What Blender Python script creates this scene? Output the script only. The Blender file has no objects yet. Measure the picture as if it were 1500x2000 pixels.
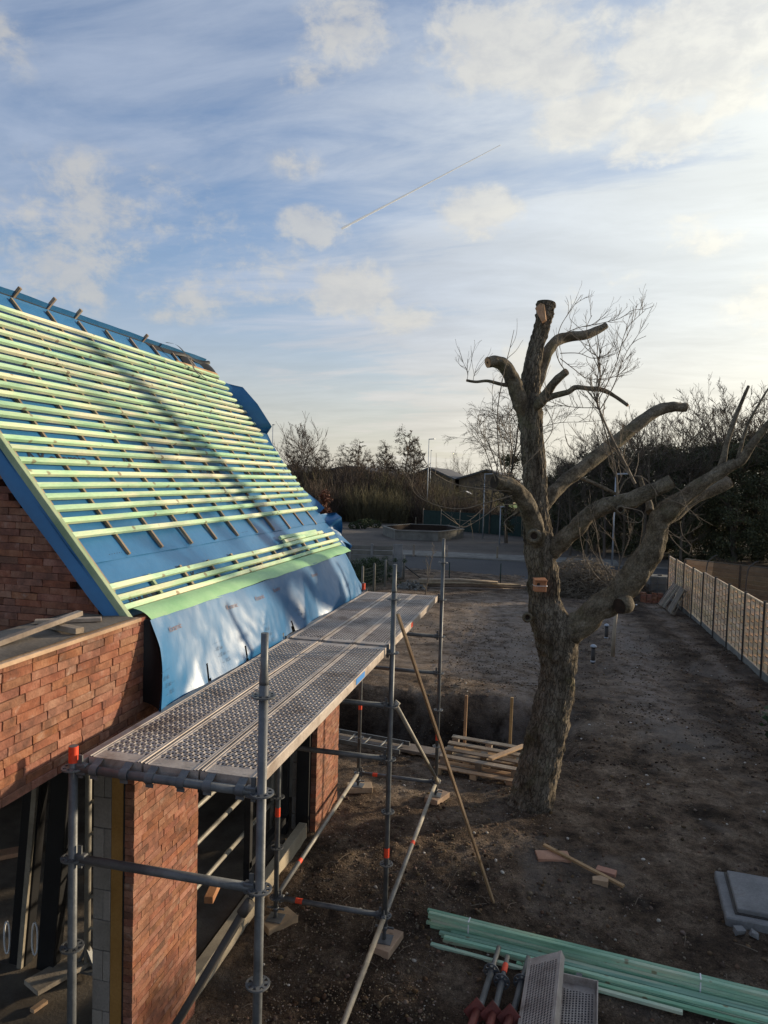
import bpy, math, random
import numpy as np
from mathutils import Vector, Matrix, noise
R = random.Random(11)
C = bpy.context.scene.collection
SC = bpy.context.scene
rad = math.radians
# ------------------------------------------------------------------ camera, sky, sun, exposure
F = 1400.43                                   # focal length in pixels of a 1500x2000 frame
CAM = np.array([1.37, -3.337, 4.397])
yaw, pitch, roll = 0.22812, -0.04863, 0.02814
def axes():
    cy, sy, cp, sp = math.cos(yaw), math.sin(yaw), math.cos(pitch), math.sin(pitch)
    f = np.array([-sy*cp, cy*cp, sp]); r = np.array([cy, sy, 0.]); u = np.cross(r, f)
    c, s = math.cos(roll), math.sin(roll)
    return c*r+s*u, -s*r+c*u, f
AR, AU, AF = axes()
cd = bpy.data.cameras.new('camera'); cam = bpy.data.objects.new('camera', cd); C.objects.link(cam)
cd.lens = F/2000*36; cd.sensor_width = 36; cd.clip_start = .05; cd.clip_end = 30000
m = Matrix.Identity(4)
for i in range(3):
    m[i][0], m[i][1], m[i][2], m[i][3] = AR[i], AU[i], -AF[i], CAM[i]
cam.matrix_world = m
SC.camera = cam
SUN_EL, SUN_AZ = rad(10.5), rad(37.5)           # azimuth from +X towards +Y
sdir = Vector((math.cos(SUN_EL)*math.cos(SUN_AZ), math.cos(SUN_EL)*math.sin(SUN_AZ), math.sin(SUN_EL)))
sd = bpy.data.lights.new('sun', 'SUN'); so = bpy.data.objects.new('sun', sd); C.objects.link(so)
sd.energy = 2.75; sd.angle = rad(2.2); sd.color = (1, .82, .58)
so.rotation_euler = sdir.to_track_quat('Z', 'Y').to_euler()
SC.view_settings.view_transform = 'Standard'; SC.view_settings.look = 'None'
SC.view_settings.exposure = 1.0; SC.view_settings.gamma = 1; SC.view_settings.use_curve_mapping = False

class NT:
    """small node-tree helper"""
    def __init__(s, tree): s.t = tree; s.n = tree.nodes; s.l = tree.links; s.n.clear()
    def add(s, typ, **k):
        n = s.n.new(typ)
        for a, b in k.items(): setattr(n, a, b)
        return n
    def link(s, a, b): s.l.new(a, b)
    def val(s, sock, v):
        if hasattr(v, 'is_output'): s.l.new(v, sock)
        else: sock.default_value = v
    def math(s, op, a, b=0., c=None, clamp=False):
        n = s.add('ShaderNodeMath', operation=op, use_clamp=clamp)
        s.val(n.inputs[0], a); s.val(n.inputs[1], b)
        if c is not None: s.val(n.inputs[2], c)
        return n.outputs[0]
    def vmath(s, op, a, b=(0, 0, 0), out=0):
        n = s.add('ShaderNodeVectorMath', operation=op)
        s.val(n.inputs[0], a); s.val(n.inputs[1], b)
        return n.outputs['Value' if out else 'Vector']
    def mix(s, f, a, b, mode='MIX'):
        n = s.add('ShaderNodeMix', data_type='RGBA', blend_type=mode)
        s.val(n.inputs['Factor'], f)
        for q, v in ((6, a), (7, b)):
            s.val(n.inputs[q], v if hasattr(v, 'is_output') else (*v, 1) if len(v) == 3 else v)
        return n.outputs[2]
    def noise(s, vec, scale, detail=6, rough=.55, dist=0.):
        n = s.add('ShaderNodeTexNoise'); s.val(n.inputs['Vector'], vec)
        n.inputs['Scale'].default_value = scale; n.inputs['Detail'].default_value = detail
        n.inputs['Roughness'].default_value = rough; n.inputs['Distortion'].default_value = dist
        return n.outputs['Fac']
    def ramp(s, f, stops):
        n = s.add('ShaderNodeValToRGB'); s.val(n.inputs[0], f); e = n.color_ramp.elements
        while len(e) < len(stops): e.new(.5)
        for q, (p, c) in zip(e, stops):
            q.position = p; q.color = (*c, 1) if hasattr(c, '__len__') else (c, c, c, 1)
        return n.outputs[0]
    def sstep(s, v, a, b):
        n = s.add('ShaderNodeMapRange', interpolation_type='SMOOTHSTEP'); s.val(n.inputs[0], v)
        n.inputs[1].default_value = a; n.inputs[2].default_value = b
        return n.outputs[0]

def _grey(n, f):
    c = n.add('ShaderNodeCombineXYZ')
    for q in range(3): n.link(f, c.inputs[q])
    return c.outputs[0]

W = bpy.data.worlds.new('World'); SC.world = W; W.use_nodes = True
n = NT(W.node_tree)
out = n.add('ShaderNodeOutputWorld'); bg = n.add('ShaderNodeBackground'); bg.inputs[1].default_value = .085
n.link(bg.outputs[0], out.inputs[0])
sky = n.add('ShaderNodeTexSky', sky_type='NISHITA', sun_disc=False, sun_elevation=SUN_EL,
            sun_rotation=rad(90)-SUN_AZ, altitude=50, air_density=1.15, dust_density=.6, ozone_density=2.2)
d = n.add('ShaderNodeTexCoord').outputs['Generated']
xyz = n.add('ShaderNodeSeparateXYZ'); n.link(d, xyz.inputs[0]); z = xyz.outputs[2]
zc = n.math('ADD', n.math('MAXIMUM', z, .0), .14)
pl = n.vmath('DIVIDE', d, n.add('ShaderNodeCombineXYZ').outputs[0])
cmb = pl.node.inputs[1].links[0].from_node
for q in range(3): n.link(zc, cmb.inputs[q])
pl = n.vmath('MULTIPLY', pl, (1, 1, 0))
sunp = n.math('MAXIMUM', n.vmath('DOT_PRODUCT', d, tuple(sdir), out=1), 0.)
# high thin cloud: streaked veil over the whole dome, thicker towards the horizon
rot = n.add('ShaderNodeMapping'); n.link(pl, rot.inputs[0]); rot.inputs['Rotation'].default_value = (0, 0, rad(62)); rot.inputs['Scale'].default_value = (.5, 1.35, 1)
veil = n.noise(rot.outputs[0], 1.15, 9, .6, .7)
veil2 = n.noise(rot.outputs[0], 3.6, 8, .62, .4)
vm = n.sstep(n.math('ADD', n.math('MULTIPLY', veil, .55), n.math('MULTIPLY', veil2, .5)), .34, .68)
vm = n.math('MULTIPLY', vm, .76)
vm = n.math('ADD', vm, n.math('MULTIPLY', n.sstep(sunp, .15, .70), n.sstep(z, .60, .19)), clamp=True)
low = n.sstep(z, .42, .02)
vm = n.math('MAXIMUM', vm, n.math('MULTIPLY', low, .85), clamp=True)
# separate low cumulus banks standing where the photograph shows them
dz_ = n.vmath('MULTIPLY', d, (1, 1, 1.7)); cn = n.noise(dz_, 7.5, 9, .62, .5); cn2 = n.noise(dz_, 21, 7, .62, .3)
cn3 = n.noise(d, 58, 5, .6, .2)
cnn = n.math('ADD', n.math('ADD', n.math('MULTIPLY', n.math('SUBTRACT', cn, .5), 2.0), n.math('MULTIPLY', n.math('SUBTRACT', cn2, .5), 1.25)), n.math('MULTIPLY', n.math('SUBTRACT', cn3, .5), .55))
BL = [((-.107, .934, .341), .062, 1.0), ((-.36, .90, .262), .075, .55), ((-.28, .92, .245), .085, .8), ((-.20, .95, .212), .055, .65), ((-.315, .90, .318), .055, .7),
      ((.02, .903, .43), .07, .75), ((.10, .907, .408), .07, .8), ((.157, .864, .479), .12, .95), ((.235, .85, .47), .11, .85), ((.19, .83, .53), .11, .8),
      ((-.064, .86, .506), .12, .75), ((-.02, .87, .475), .08, .7), ((-.25, .82, .513), .075, .5), ((-.30, .83, .47), .05, .4), ((-.527, .791, .31), .11, .5), ((-.47, .81, .34), .07, .4),
      ((-.60, .76, .24), .12, .55), ((-.47, .84, .23), .09, .5), ((-.62, .66, .45), .09, .35), ((-.05, .97, .14), .10, .5), ((.16, .93, .30), .07, .4), ((-.33, .88, .39), .05, .4), ((-.55, .79, .29), .19, .42), ((-.40, .87, .27), .14, .4), ((.28, .93, .22), .12, .4), ((.05, .95, .25), .10, .3)]
cum = 0.
for c, r, a in BL:
    df = n.vmath('SUBTRACT', d, c); df = n.vmath('MULTIPLY', df, (1, 1, 1.9))
    q = n.math('SUBTRACT', 1., n.math('DIVIDE', n.vmath('LENGTH', df, out=1), r*1.25), clamp=False)
    q = n.math('MULTIPLY', n.math('MAXIMUM', q, 0.), a)
    cum = q if cum == 0. else n.math('MAXIMUM', cum, q)
far = n.math('MULTIPLY', n.sstep(n.noise(pl, 1.7, 8, .6, .5), .55, .8), n.sstep(n.math('ABSOLUTE', n.math('ADD', xyz.outputs[0], .2)), .6, .9))
cm = n.sstep(n.math('ADD', n.math('MULTIPLY', cum, 1.35), n.math('MULTIPLY', cnn, n.sstep(cum, 0., .25))),   .16, .74)
cm = n.math('MAXIMUM', cm, n.math('MULTIPLY', far, .7))
cm = n.math('MULTIPLY', cm, .64)
skc = n.mix(1., sky.outputs[0], (1.0, 1.03, 1.22), 'MULTIPLY')
glow = n.math('POWER', sunp, 2.4)
veilc = n.mix(glow, (2.45, 2.85, 3.6), (7.6, 7.7, 6.9))
cumc = n.mix(glow, (3.75, 3.6, 3.3), (8.8, 8.5, 7.2))
cumc = n.mix(n.math('MULTIPLY', n.sstep(cn2, .65, .35), .35), cumc, (2.7, 2.75, 2.95))
horc = n.mix(glow, (3.7, 3.55, 3.2), (8.6, 8.0, 6.3))
veilc = n.mix(n.sstep(z, .26, .0), veilc, horc)
veilc = n.mix(1., veilc, _grey(n, n.math('ADD', n.math('MULTIPLY', n.math('SUBTRACT', veil2, .5), .45), 1.)), 'MULTIPLY')
c = n.mix(vm, skc, veilc)
c = n.mix(cm, c, cumc)
n.link(c, bg.inputs[0])

# ------------------------------------------------------------------ helpers
def px(u, v, X=None, Y=None, Z=None, D=None):
    """point seen at pixel u, v of the photograph, on the plane X, Y or Z = value or at depth D"""
    d = AR*(u-750)/F + AU*(1000-v)/F + AF
    if D is not None: t = D
    elif X is not None: t = (X-CAM[0])/d[0]
    elif Y is not None: t = (Y-CAM[1])/d[1]
    else: t = (Z-CAM[2])/d[2]
    return CAM + d*t

def lin(h):
    return tuple(((int(h[i:i+2], 16)/255+.055)/1.055)**2.4 if int(h[i:i+2], 16) > 10 else int(h[i:i+2], 16)/255/12.92 for i in (0, 2, 4))

def M(name, cols, scale=3., rough=.75, bump=0., bscale=40., metal=0., stretch=(1, 1, 1), rnd=0., spec=.4, lo=.35, hi=.65,
      fine=.25, fscale=60., bstretch=None, island=False, fine2=0, f2scale=12, knots=0, cracks=0, attr=None, trans=None, rrough=0., dirt=None):
    mt = bpy.data.materials.new(name); mt.use_nodes = True
    n = NT(mt.node_tree); o = n.add('ShaderNodeOutputMaterial'); b = n.add('ShaderNodeBsdfPrincipled'); n.link(b.outputs[0], o.inputs[0])
    tc = n.add('ShaderNodeTexCoord').outputs['Object']
    oi = n.add('ShaderNodeObjectInfo').outputs['Random']
    rn = oi
    if island:
        rn = n.math('FRACT', n.math('ADD', n.math('MULTIPLY', oi, 7.31), n.add('ShaderNodeNewGeometry').outputs['Random Per Island']))
    off = n.add('ShaderNodeCombineXYZ')
    for q in range(3): n.link(n.math('MULTIPLY', rn, 31.7+q*7), off.inputs[q])
    v = n.vmath('ADD', tc, off.outputs[0])
    vs = n.vmath('MULTIPLY', v, stretch)
    if len(cols) > 1:
        f = n.noise(vs, scale, 6, .6)
        k = len(cols)-1
        col = n.ramp(f, [(lo+(hi-lo)*i/k, c) for i, c in enumerate(cols)])
    else:
        col = n.mix(0., cols[0], cols[0])
    if fine:
        fn = n.noise(vs, fscale, 4, .6)
        fac = n.math('ADD', n.math('MULTIPLY', n.math('SUBTRACT', fn, .5), fine*2.2), 1.)
        col = n.mix(1., col, n.vmath('MULTIPLY', (1, 1, 1), fac) if 0 else _grey(n, fac), 'MULTIPLY')
    if fine2:
        col = n.mix(1., col, _grey(n, n.math('MAXIMUM', n.math('ADD', n.math('MULTIPLY', n.math('SUBTRACT', n.noise(vs, f2scale, 5, .65, .3), .5), fine2*2.4), 1.), .18)), 'MULTIPLY')
    if cracks:
        wv = n.vmath('ADD', n.vmath('MULTIPLY', v, (1, 1, .30) if cracks == 1 else (1, 1, .55)), n.vmath('MULTIPLY', n.add('ShaderNodeTexNoise').outputs['Color'], (0, 0, 0)))
        vo = n.add('ShaderNodeTexVoronoi', feature='DISTANCE_TO_EDGE'); vo.inputs['Scale'].default_value = 26 if cracks == 1 else 30; n.link(n.vmath('ADD', wv, _grey(n, n.math('MULTIPLY', n.noise(v, 9, 4), .10))), vo.inputs['Vector'])
        ck = n.sstep(vo.outputs['Distance'], .02, .16); col = n.mix(n.math('MULTIPLY', n.math('SUBTRACT', 1., ck), .65 if cracks == 1 else .38), col, (.018, .014, .010))
    if attr:
        at_ = n.add('ShaderNodeAttribute', attribute_name=attr[0]); col = n.mix(at_.outputs['Fac'], col, attr[1])
    if attr and len(attr) > 2:
        at_ = n.add('ShaderNodeAttribute', attribute_name=attr[2]); col = n.mix(n.math('MULTIPLY', at_.outputs['Fac'], n.sstep(n.noise(v, 2.3, 7, .68), .34, .60)), col, attr[3])
    if knots:
        vo = n.add('ShaderNodeTexVoronoi'); n.link(n.vmath('MULTIPLY', v, (9, 9, 9) if knots == 1 else (4.5, 9, 9)), vo.inputs['Vector']); vo.inputs['Scale'].default_value = .62
        col = n.mix(n.math('MULTIPLY', n.sstep(vo.outputs['Distance'], .17, .09), .75), col, (.20, .12, .055))
    if dirt:
        dn = n.noise(v, dirt[1], 7, .65, .5)
        col = n.mix(n.math('MULTIPLY', n.sstep(dn, dirt[2], dirt[2]+.18), dirt[3]), col, dirt[0])
    if rnd:
        r2 = n.math('FRACT', n.math('MULTIPLY', rn, 17.3)); r3 = n.math('FRACT', n.math('MULTIPLY', rn, 41.9))
        hs = n.add('ShaderNodeHueSaturation'); n.link(col, hs.inputs['Color'])
        n.link(n.math('ADD', n.math('MULTIPLY', n.math('SUBTRACT', r2, .5), .10*rnd), .5), hs.inputs['Hue'])
        n.link(n.math('ADD', n.math('MULTIPLY', n.math('SUBTRACT', r3, .5), 1.2*rnd), 1.), hs.inputs['Saturation'])
        n.link(n.math('ADD', n.math('MULTIPLY', n.math('SUBTRACT', rn, .5), 2*rnd), 1.), hs.inputs['Value'])
        col = hs.outputs[0]
    n.link(col, b.inputs['Base Color'])
    b.inputs['Metallic'].default_value = metal
    b.inputs['Specular IOR Level'].default_value = spec
    if rrough:
        n.link(n.math('ADD', n.math('MULTIPLY', n.math('SUBTRACT', n.noise(v, scale*2, 5), .5), rrough*2), rough, clamp=True), b.inputs['Roughness'])
    else: b.inputs['Roughness'].default_value = rough
    if bump:
        bn = n.noise(n.vmath('MULTIPLY', v, bstretch or stretch), bscale, 6, .65)
        bp = n.add('ShaderNodeBump'); bp.inputs['Strength'].default_value = min(1, bump); bp.inputs['Distance'].default_value = .02*max(1, bump)
        n.link(bn, bp.inputs['Height']); n.link(bp.outputs[0], b.inputs['Normal'])
    if trans:
        tr = n.add('ShaderNodeBsdfTranslucent'); n.link(col, tr.inputs[0])
        mx = n.add('ShaderNodeMixShader'); mx.inputs[0].default_value = trans
        n.link(b.outputs[0], mx.inputs[1]); n.link(tr.outputs[0], mx.inputs[2]); n.link(mx.outputs[0], o.inputs[0])
    return mt
class MB:
    """collects geometry in world coordinates, then builds ONE mesh object"""
    def __init__(s): s.v = []; s.f = []; s.mi = []; s.sm = []
    def poly(s, pts, mi=0):
        k = len(s.v); s.v += [tuple(p) for p in pts]; s.f.append(tuple(range(k, k+len(pts)))); s.mi.append(mi); s.sm.append(False)
    def box(s, c, size, rot=None, mi=0, ch=0.):
        c = Vector(c); a = Vector(size)/2; k = len(s.v); rot = rot or Matrix.Identity(3)
        if not ch:
            for x in (-1, 1):
                for y in (-1, 1):
                    for z in (-1, 1): s.v.append(tuple(c+rot @ Vector((x*a.x, y*a.y, z*a.z))))
            fs = [(0, 1, 3, 2), (4, 6, 7, 5), (0, 4, 5, 1), (2, 3, 7, 6), (0, 2, 6, 4), (1, 5, 7, 3)]
        else:
            # chamfered box: 24 vertices, index = corner*3 + axis whose coordinate is at full extent
            cs = [(x, y, z) for x in (-1, 1) for y in (-1, 1) for z in (-1, 1)]
            for q in cs:
                for ax in range(3):
                    p = [q[i]*(a[i]-(0 if i == ax else ch)) for i in range(3)]
                    s.v.append(tuple(c+rot @ Vector(p)))
            id_ = {q: i for i, q in enumerate(cs)}
            fs = []
            for ax in range(3):
                o1, o2 = (ax+1) % 3, (ax+2) % 3
                for sg in (-1, 1):
                    q = []
                    for e, g in ((-1, -1), (1, -1), (1, 1), (-1, 1)):
                        t = [0]*3; t[ax] = sg; t[o1] = e; t[o2] = g; q.append(id_[tuple(t)]*3+ax)
                    fs.append(tuple(q if sg > 0 else q[::-1]))
                for e in (-1, 1):
                    for g in (-1, 1):
                        t0 = [0]*3; t0[ax] = -1; t0[o1] = e; t0[o2] = g; t1 = list(t0); t1[ax] = 1
                        A, B = id_[tuple(t0)]*3, id_[tuple(t1)]*3
                        q = (A+o1, B+o1, B+o2, A+o2)
                        fs.append(q if e*g > 0 else q[::-1])
            for q in cs:
                i = id_[q]*3; fs.append((i, i+1, i+2) if q[0]*q[1]*q[2] > 0 else (i+2, i+1, i))
        for f in fs:
            s.f.append(tuple(k+i for i in f)); s.mi.append(mi); s.sm.append(False)
    def beam(s, p0, p1, w, h, up=(0, 0, 1), mi=0, ch=0.):
        p0, p1 = Vector(p0), Vector(p1); x = (p1-p0); L = x.length; x.normalize()
        y = Vector(up).cross(x)
        if y.length < 1e-4: y = Vector((1, 0, 0)).cross(x)
        y.normalize(); zz = x.cross(y)
        s.box((p0+p1)/2, (L, w, h), Matrix((x, y, zz)).transposed(), mi, ch)
    def tube(s, pts, r, n=10, cap=True, mi=0, smooth=True, capmi=None):
        pts = [Vector(p) for p in pts]; m = len(pts)
        rs = r if hasattr(r, '__len__') else [r]*m
        k = len(s.v); prev = None
        for i, p in enumerate(pts):
            t = (pts[min(i+1, m-1)]-pts[max(i-1, 0)]).normalized()
            if prev is None:
                a = Vector((0, 0, 1)) if abs(t.z) < .9 else Vector((1, 0, 0)); u = t.cross(a).normalized()
            else:
                u = (prev-t*prev.dot(t)).normalized()
            prev = u; w = t.cross(u)
            for j in range(n):
                g = 2*math.pi*j/n; s.v.append(tuple(p+(u*math.cos(g)+w*math.sin(g))*rs[i]))
        for i in range(m-1):
            for j in range(n):
                a, b = k+i*n+j, k+i*n+(j+1) % n
                s.f.append((a, b, b+n, a+n)); s.mi.append(mi); s.sm.append(smooth)
        if cap:
            for q in (tuple(k+j for j in range(n))[::-1], tuple(k+(m-1)*n+j for j in range(n))):
                s.f.append(q); s.mi.append(mi if capmi is None else capmi); s.sm.append(False)
    def grid(s, fn, nu, nv, mi=0, smooth=True, skip=None):
        k = len(s.v)
        for i in range(nu+1):
            for j in range(nv+1): s.v.append(tuple(fn(i/nu, j/nv)))
        for i in range(nu):
            for j in range(nv):
                if skip and skip(i, j): continue
                a = k+i*(nv+1)+j; s.f.append((a, a+nv+1, a+nv+2, a+1)); s.mi.append(mi); s.sm.append(smooth)
    def mesh(s, name, mats, off=(0, 0, 0)):
        me = bpy.data.meshes.new(name); o = Vector(off)
        me.from_pydata([(v[0]-o[0], v[1]-o[1], v[2]-o[2]) for v in s.v], [], s.f)
        for mt in (mats if isinstance(mats, (list, tuple)) else [mats]): me.materials.append(mt)
        me.polygons.foreach_set('material_index', s.mi); me.polygons.foreach_set('use_smooth', s.sm)
        me.update()
        return me
    def build(s, name, mats, parent=None, local=False):
        off = Vector((0, 0, 0)); q = parent
        while q is not None and not local: off += q.location; q = q.parent
        return link(name, s.mesh(name, mats, off), parent)

def link(name, me, parent=None, loc=None, rot=None, sc=None):
    o = bpy.data.objects.new(name, me); C.objects.link(o)
    if parent is not None: o.parent = parent
    if loc is not None: o.location = loc
    if rot is not None: o.rotation_euler = rot
    if sc is not None: o.scale = sc
    return o
def npmesh(name, V, Fq, mats, smooth=False):
    V = np.asarray(V, np.float32); Fq = np.asarray(Fq, np.int32); k = Fq.shape[1]
    me = bpy.data.meshes.new(name)
    me.vertices.add(len(V)); me.vertices.foreach_set('co', V.ravel())
    me.loops.add(Fq.size); me.loops.foreach_set('vertex_index', Fq.ravel())
    me.polygons.add(len(Fq)); me.polygons.foreach_set('loop_start', np.arange(len(Fq), dtype=np.int32)*k)
    if smooth: me.polygons.foreach_set('use_smooth', np.ones(len(Fq), bool))
    for mt in (mats if isinstance(mats, (list, tuple)) else [mats]): me.materials.append(mt)
    me.update(calc_edges=True); me.validate()
    return me
def tag(o, label, cat, group=None, kind=None):
    o['label'] = label; o['category'] = cat
    if group: o['group'] = group
    if kind: o['kind'] = kind
    return o
def thing(name, label, cat, loc=(0, 0, 0), group=None, rz=0):
    o = bpy.data.objects.new(name, None); C.objects.link(o); o.empty_display_size = .1
    o.location = loc; o.rotation_euler = (0, 0, rz)
    return tag(o, label, cat, group)
def struct(o, kind='structure'): o['kind'] = kind; return o
def copy_tree(o, parent=None):
    c = o.copy(); C.objects.link(c)
    if parent is not None: c.parent = parent
    for ch in o.children: copy_tree(ch, c)
    return c
def rot3(x=0, y=0, z=0):
    from mathutils import Euler
    return Euler((x, y, z)).to_matrix()
def spline(pts, k=6):
    """Catmull-Rom through tuples of numbers"""
    P = np.array([pts[0]]+list(pts)+[pts[-1]], float); o = []
    for i in range(1, len(P)-2):
        for j in range(k):
            t = j/k; a, b, c, d = P[i-1], P[i], P[i+1], P[i+2]
            o.append(.5*((2*b)+(c-a)*t+(2*a-5*b+4*c-d)*t*t+(3*b-a-3*c+d)*t**3))
    o.append(P[-2]); return np.array(o)
rng = np.random.RandomState(5)
_T = rng.rand(256, 256)
def vn(x, y, s=0):
    x = x+s*17.3; y = y+s*9.1; xi = np.floor(x).astype(int); yi = np.floor(y).astype(int); fx = x-xi; fy = y-yi
    fx = fx*fx*(3-2*fx); fy = fy*fy*(3-2*fy); g = lambda a, b: _T[a & 255, b & 255]
    return (g(xi, yi)*(1-fx)+g(xi+1, yi)*fx)*(1-fy)+(g(xi, yi+1)*(1-fx)+g(xi+1, yi+1)*fx)*fy-.5
def fbm(x, y, s=0, o=4):
    r = 0; a = 1.
    for i in range(o): r = r+a*vn(x*2**i, y*2**i, s+i); a *= .5
    return r

# ------------------------------------------------------------------ materials
m_soil = M('soil', [(.036, .024, .016), (.125, .086, .057), (.225, .168, .118)], 1.7, .95, 3.0, 34, fine=1.25, fscale=75, fine2=1.15, f2scale=11, attr=('moist_shade', (.014, .010, .008), 'worn', (.31, .255, .21)), spec=.15, dirt=((.21, .18, .15), .55, .5, .55))
m_clod = M('clod', [(.07, .047, .030), (.19, .135, .092)], 4, .95, .6, 60, island=True, rnd=.4, spec=.15)
m_grit = M('grit', [(.12, .09, .062), (.30, .235, .17)], 4, .9, 0, island=True, rnd=.5, spec=.2, fine=0)
m_dclod = M('dark_clod', [(.028, .019, .013), (.075, .053, .037)], 4, .95, 0, island=True, rnd=.4, spec=.1, fine=0)
m_stone = M('stone', [(.35, .31, .26), (.6, .55, .48)], 6, .85, .3, 60, island=True, rnd=.35)
m_asph = M('asphalt', [(.030, .031, .034), (.045, .046, .049)], .25, .85, .3, 60, fine=.25, fscale=9)
m_grav = M('gravel', [(.066, .054, .044), (.11, .091, .073)], .3, .95, .6, 12, fine=.35, fscale=5)
m_earth = M('field', [(.03, .032, .016), (.06, .05, .03)], .08, .95, fine=.4, fscale=2)
m_lawn = M('lawn', [(.10, .17, .035), (.16, .24, .05)], .6, .95, fine=.3, fscale=8)
m_slab = M('dusty_slab', [(.085, .066, .048), (.19, .16, .125)], 1.6, .9, .3, 30, fine=.3)
m_brick = M('clay_brick', [(.135, .058, .036), (.235, .095, .055), (.30, .145, .09)], 7, .88, .5, 55, rnd=.15, fine=.35, fscale=70, island=True, dirt=((.46, .36, .30), 6, .57, .45))
m_joint = M('dark_joint', [(.06, .035, .026)], 5, .95, .3, 60)
m_block = M('pale_block', [(.21, .185, .158), (.28, .25, .22)], 4, .9, .3, 60, rnd=.1)
m_ins = M('yellow_insulation', [(.27, .135, .03), (.34, .18, .05)], 3, .8, .1, 40)
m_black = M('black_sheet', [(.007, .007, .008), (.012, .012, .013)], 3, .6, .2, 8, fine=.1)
m_int = M('interior_wall', [(.16, .15, .14), (.22, .21, .20)], 2, .9)
m_mem = M('blue_membrane', [(.014, .108, .245), (.026, .145, .315)], 1.3, .45, .3, 5., fine=.10, fscale=20, spec=.5, rrough=.10, dirt=((.16, .19, .22), 2.2, .62, .35))
m_flap = M('blue_flap', [(.006, .095, .235), (.014, .135, .305)], 1.6, .40, .16, 4., fine=.06, fscale=30, spec=.5, rrough=.12, stretch=(1, 1, .6), dirt=((.20, .24, .28), 3., .58, .35))
m_print = M('black_print', [(.012, .016, .03)], 3, .6)
m_printf = M('faint_print', [(.012, .055, .12)], 3, .6)
m_printr = M('brown_print', [(.16, .07, .05)], 3, .6)
m_bat = M('treated_batten', [(.30, .50, .31), (.46, .62, .38), (.70, .66, .45)], 1.4, .75, .15, 60, stretch=(5, .8, 5), rnd=.12, fine=.22, fscale=26, island=True, knots=1)
m_cbat = M('brown_counter_batten', [(.21, .16, .115), (.33, .25, .175)], 2, .8, .15, 60, stretch=(2, 6, 2), rnd=.25)
m_verge = M('verge_timber', [(.22, .30, .17), (.36, .42, .26)], 2, .8, .15, 60, stretch=(2, 6, 2))
m_green = M('green_eaves_sheet', [(.20, .42, .19), (.34, .55, .28)], 2.2, .5, .25, 6, spec=.5, fine=.15, dirt=((.5, .5, .3), 4, .62, .3))
m_stack = M('green_timber', [(.17, .36, .24), (.30, .50, .34), (.50, .56, .38)], 1.2, .75, .15, 60, stretch=(.6, 5, 5), rnd=.26, fine=.2, fscale=30, knots=1)
m_wood = M('raw_wood', [(.34, .22, .12), (.52, .36, .21)], 3, .8, .15, 60, rnd=.25, fine=.25, fscale=30, knots=1)
m_wold = M('weathered_wood', [(.17, .135, .10), (.30, .25, .19)], 3, .88, .25, 60, rnd=.3, fine=.3, fscale=30)
m_wred = M('red_brown_wood', [(.33, .15, .08), (.46, .24, .14)], 3, .8, .15, 60, rnd=.2)
m_wpale = M('pale_wood', [(.30, .245, .17), (.42, .35, .25)], 3, .8, .15, 60, rnd=.1)
m_steel = M('galvanised_steel', [(.085, .09, .094), (.15, .155, .158)], 9, .5, .1, 50, metal=.2, rrough=.12, fine=.2, dirt=((.20, .16, .12), 14, .62, .5))
m_steelb = M('worn_pale_steel', [(.23, .21, .175), (.33, .305, .255)], 8, .55, .1, 50, metal=.1, fine=.2, dirt=((.22, .17, .12), 12, .60, .6))
m_deck = M('muddy_deck_steel', [(.32, .265, .225), (.47, .405, .35)], 5, .55, .1, 60, metal=.1, rrough=.12, fine=.25, dirt=((.15, .10, .07), 3.2, .50, .7))
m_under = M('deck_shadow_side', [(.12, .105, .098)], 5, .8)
m_red = M('red_tape', [(.75, .07, .025)], 3, .6)
m_redm = M('red_paint_steel', [(.10, .024, .018), (.17, .038, .028)], 8, .55)
m_blue = M('blue_sticker', [(.05, .22, .55)], 3, .5)
m_white = M('white_plastic', [(.68, .68, .68), (.78, .78, .77)], 3, .5)
m_bark = M('walnut_bark', [(.075, .059, .042), (.165, .135, .099), (.245, .205, .155)], 7, .95, 1.2, 30, stretch=(1, 1, .28), fine=.45, fscale=30, spec=.15, cracks=1, dirt=((.105, .10, .045), 2.0, .52, .6))
m_barkl = M('limb_bark', [(.085, .068, .047), (.165, .135, .095), (.225, .19, .14)], 6, .95, 1.0, 26, fine=.6, fscale=34, spec=.15, cracks=2, dirt=((.12, .11, .055), 2.5, .52, .55))
m_cut = M('cut_wood', [(.36, .19, .10), (.50, .30, .17)], 9, .85, .3, 30, fine=.3)
m_heart = M('dark_hollow', [(.02, .014, .01), (.05, .03, .02)], 9, .95)
m_twig = M('pale_twig', [(.11, .085, .062), (.22, .175, .13)], 3, .8, rnd=.2)
m_terra = M('terracotta_wood', [(.34, .135, .06), (.45, .20, .095)], 8, .8, .3, 40)
m_fence = M('fence_timber', [(.62, .43, .25), (.78, .57, .36)], 3, .85, .2, 50, rnd=.18, fine=.25, fscale=25, knots=1)
m_fence2 = M('board_fence_timber', [(.30, .21, .12), (.40, .29, .175)], 3, .85, .2, 50, rnd=.15)
m_post = M('dark_post', [(.04, .035, .03), (.065, .055, .047)], 5, .7)
m_conc = M('grey_concrete', [(.165, .16, .155), (.24, .235, .225)], 3, .9, .4, 40, fine=.3, fscale=40, dirt=((.14, .11, .09), 3, .56, .5))
m_concd = M('weathered_concrete', [(.12, .115, .10), (.20, .19, .165)], 1.5, .95, .3, 20, fine=.25, rnd=.15)
m_leafd = M('ivy_leaf', [(.032, .034, .018), (.065, .07, .032), (.105, .105, .05)], .55, .7, rnd=.3, island=True, fine=0, trans=.15)
m_leafg = M('hedge_leaf', [(.018, .034, .010), (.045, .070, .022)], .8, .7, rnd=.3, island=True, fine=0)
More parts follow.
